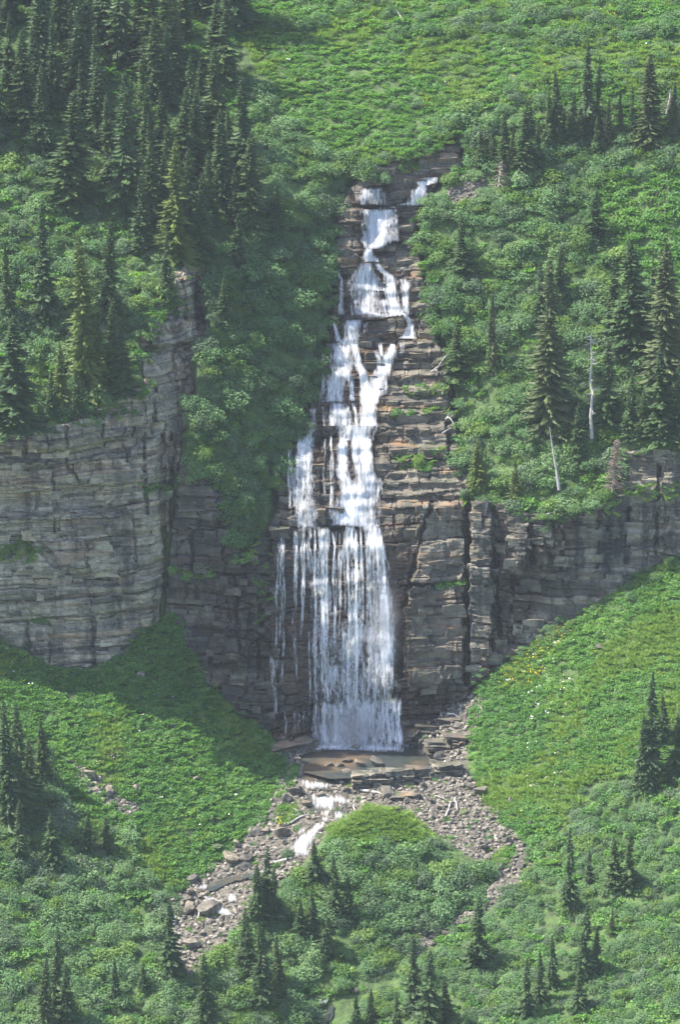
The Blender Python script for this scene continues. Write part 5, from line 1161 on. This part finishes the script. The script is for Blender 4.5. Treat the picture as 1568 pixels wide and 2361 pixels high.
# edge shrubs: the dark fringe on the right cliff foot, bushes in the meadow and by the stream
EXTRA = [(1080,262,1.8,'grey rounded bush above the top of the falls'),(985,322,1.8,'grey-green rounded bush just left of the top rock ledges'),(1050,300,2.2,'dark green rounded bush above the top rock ledges'),(660,1975,2.0,'dark green bush on the stream bank left of the mound'),(640,2000,1.4,'small green bush at the foot of the stream-bank bush'),
         (1390,2330/1.594,1.4,'dark bush at the foot of the right cliff on the meadow rim'),(1460,1375,1.8,'dark green bush on the upper meadow rim below the right cliff'),(1520,1335,2.2,'dark green bush on the meadow rim nearest the right frame edge'),(1300,1460,1.4,'low dark bush on the meadow rim below the right cliff'),
         (1535,1700,2.4,'leafy bush beside the tall fir of the lower right meadow'),(995,520,2.2,'dark green bush at the right bank of the upper cascade'),(985,470,2.0,'green bush overhanging the top cascade from the right'),(1130,2005,1.6,'yellow-green bush at the right tip of the mound'),(905,250,1.6,'rounded dark bush in the middle of the upper meadow'),(1000,100,2.0,'rounded bush in the right of the upper meadow'),(800,210,1.2,'low bush in the left of the upper meadow'),
         (600,250,2.0,'shaded bush at the right foot of the left stand'),(650,1130,1.6,'lowest bush of the gully wall beside the falls'),(705,985,1.8,'bush overhanging the falls from the left'),(750,815,1.8,'bush leaning over the middle of the falls from the left')]
for k, (u, v, s, lab) in enumerate(EXTRA):
    P = pt(u, v, float(rock_depth(u, v))); P[2] -= .2*s
    o = link('alder_shrub', None, None, P, lab, 'shrub'); o.scale = (s, s, s*.9); o.rotation_euler = (.1, 0, k*1.3)
    link('foliage', SHR[k % 5], o); link('stem', STEMS[k % 3], o)
# flowers
def flower(seed, n, r0, s):
    r_ = np.random.default_rng(seed); V = []; F = []
    for k in range(n):
        c = np.array([r_.normal(0, r0), r_.normal(0, r0), .75+r_.normal(0, .12)]); nrm = np.array([r_.normal(0, .4), -.5+r_.normal(0, .4), 1]); nrm /= np.linalg.norm(nrm)
        x = np.cross(nrm, (1, 0, 0.2)); x /= np.linalg.norm(x); y = np.cross(nrm, x); q = s*r_.uniform(.7, 1.3)
        o = len(V); V.append(c+nrm*q*.25)
        V += [c+(x*math.cos(t)+y*math.sin(t))*q for t in np.arange(6)*math.pi/3]; F += [(o, o+1+i, o+1+(i+1) % 6) for i in range(6)]
    me = bpy.data.meshes.new('petals'); me.from_pydata([tuple(q) for q in V], [], F); return me
def fl(name, polys, n, meshes, mat, seed, sf): 
    return joined(name, scatter(polys, n, seed), sf, meshes, mat, seed+1, tilt=.15)
YF = [flower(k, 3, .25, .09) for k in range(4)]; WF = [flower(k+9, 2, .22, .15) for k in range(4)]
YP = [[(1150,1560),(1300,1440),(1330,1470),(1200,1570),(1140,1620)], [(1170,1590),(1240,1540),(1260,1560),(1200,1600)], [(960,230),(1020,220),(1030,250),(970,260)], [(1030,300),(1060,300),(1060,325),(1035,325)], [(635,1890),(655,1885),(660,1910),(640,1915)]]
fl('yellow_wildflowers', YP, 210, YF, M_YEL, 71, lambda r_: r_.uniform(.7, 1.3))
fl('yellow_wildflowers', [M_UP, M_LR], 150, YF, M_YEL, 75, lambda r_: r_.uniform(.6, 1.1))
fl('white_wildflowers', [[(1150,1540),(1230,1500),(1330,1480),(1300,1700),(1280,1880),(1230,1870),(1200,1700)], [(1215,1800),(1300,1780),(1310,1860),(1250,1950)]], 90, WF, M_WHT, 72, lambda r_: r_.uniform(.6, 1.2))
fl('white_wildflowers', [M_LL, M_UP], 130, WF, M_WHT, 73, lambda r_: r_.uniform(.5, 1.1))
fl('fireweed', [[(215,1735),(290,1730),(300,1760),(230,1775)], [(1480,440),(1540,430),(1550,500),(1500,500)]], 40, [flower(k+20, 4, .12, .1) for k in range(3)], M_FIRE, 74, lambda r_: r_.uniform(.8, 1.4))
# ---------------------------------------------------------------- the hazy summer air of the valley
def haze(density):
    t = NT('haze_air')
    vs = t.n('ShaderNodeVolumePrincipled'); vs.inputs['Color'].default_value = (0.86, 0.93, 1.0, 1); vs.inputs['Density'].default_value = density; vs.inputs['Anisotropy'].default_value = 0.0
    t.t.links.new(vs.outputs[0], t.out.inputs[1])
    x, y0, y1, z0, z1 = 950, -320, 850, zmin-5, 60
    zt = max(z1, float(tp[..., 2].max())+25)
    bm = bmesh.new(); bmesh.ops.create_cube(bm, size=1.0)
    for q in bm.verts: q.co = Vector((q.co.x*2*x, y0 if q.co.y < 0 else y1, z0 if q.co.z < 0 else zt))
    me = bpy.data.meshes.new('haze'); bm.to_mesh(me); bm.free(); me.materials.append(t.m)
    link('haze', me, kind='stuff')
HAZE = 0.00005
if HAZE > 0: haze(HAZE)
def spray(c, r, den):
    t = NT('spray_mist')
    co = t.n('ShaderNodeTexCoord').outputs['Object']
    ln = t.n('ShaderNodeVectorMath', operation='LENGTH', i_0=co).outputs['Value']
    f = t.math('MAXIMUM', t.math('SUBTRACT', 1.0, ln), 0.0)
    n = t.noise(t.pos((1, 1, 1)), 0.22, 3.0)
    f = t.math('MULTIPLY', t.math('MULTIPLY', f, f), t.math('MULTIPLY', t.math('MAXIMUM', t.math('SUBTRACT', n, 0.32), 0.0), den*4))
    vs = t.n('ShaderNodeVolumePrincipled', i_Density=f); vs.inputs['Color'].default_value = (0.97, 0.98, 1, 1)
    t.t.links.new(vs.outputs[0], t.out.inputs[1])
    bm = bmesh.new(); bmesh.ops.create_icosphere(bm, subdivisions=2, radius=1.0)
    me = bpy.data.meshes.new('spray'); bm.to_mesh(me); bm.free(); me.materials.append(t.m)
    o = link('spray', me, None, c, kind='stuff'); o.scale = r
spray(pt(825, 1690, float(FALL.at(835, 1650))-2.0), (9, 3.5, 6.5), 0.6)
spray(pt(885, 1470, float(FALL.at(885, 1470))-1.5), (4, 2.5, 16), 0.25)
SC.cycles.volume_bounces = 0; SC.cycles.transparent_max_bounces = 24
print('objects', len(SC.objects))
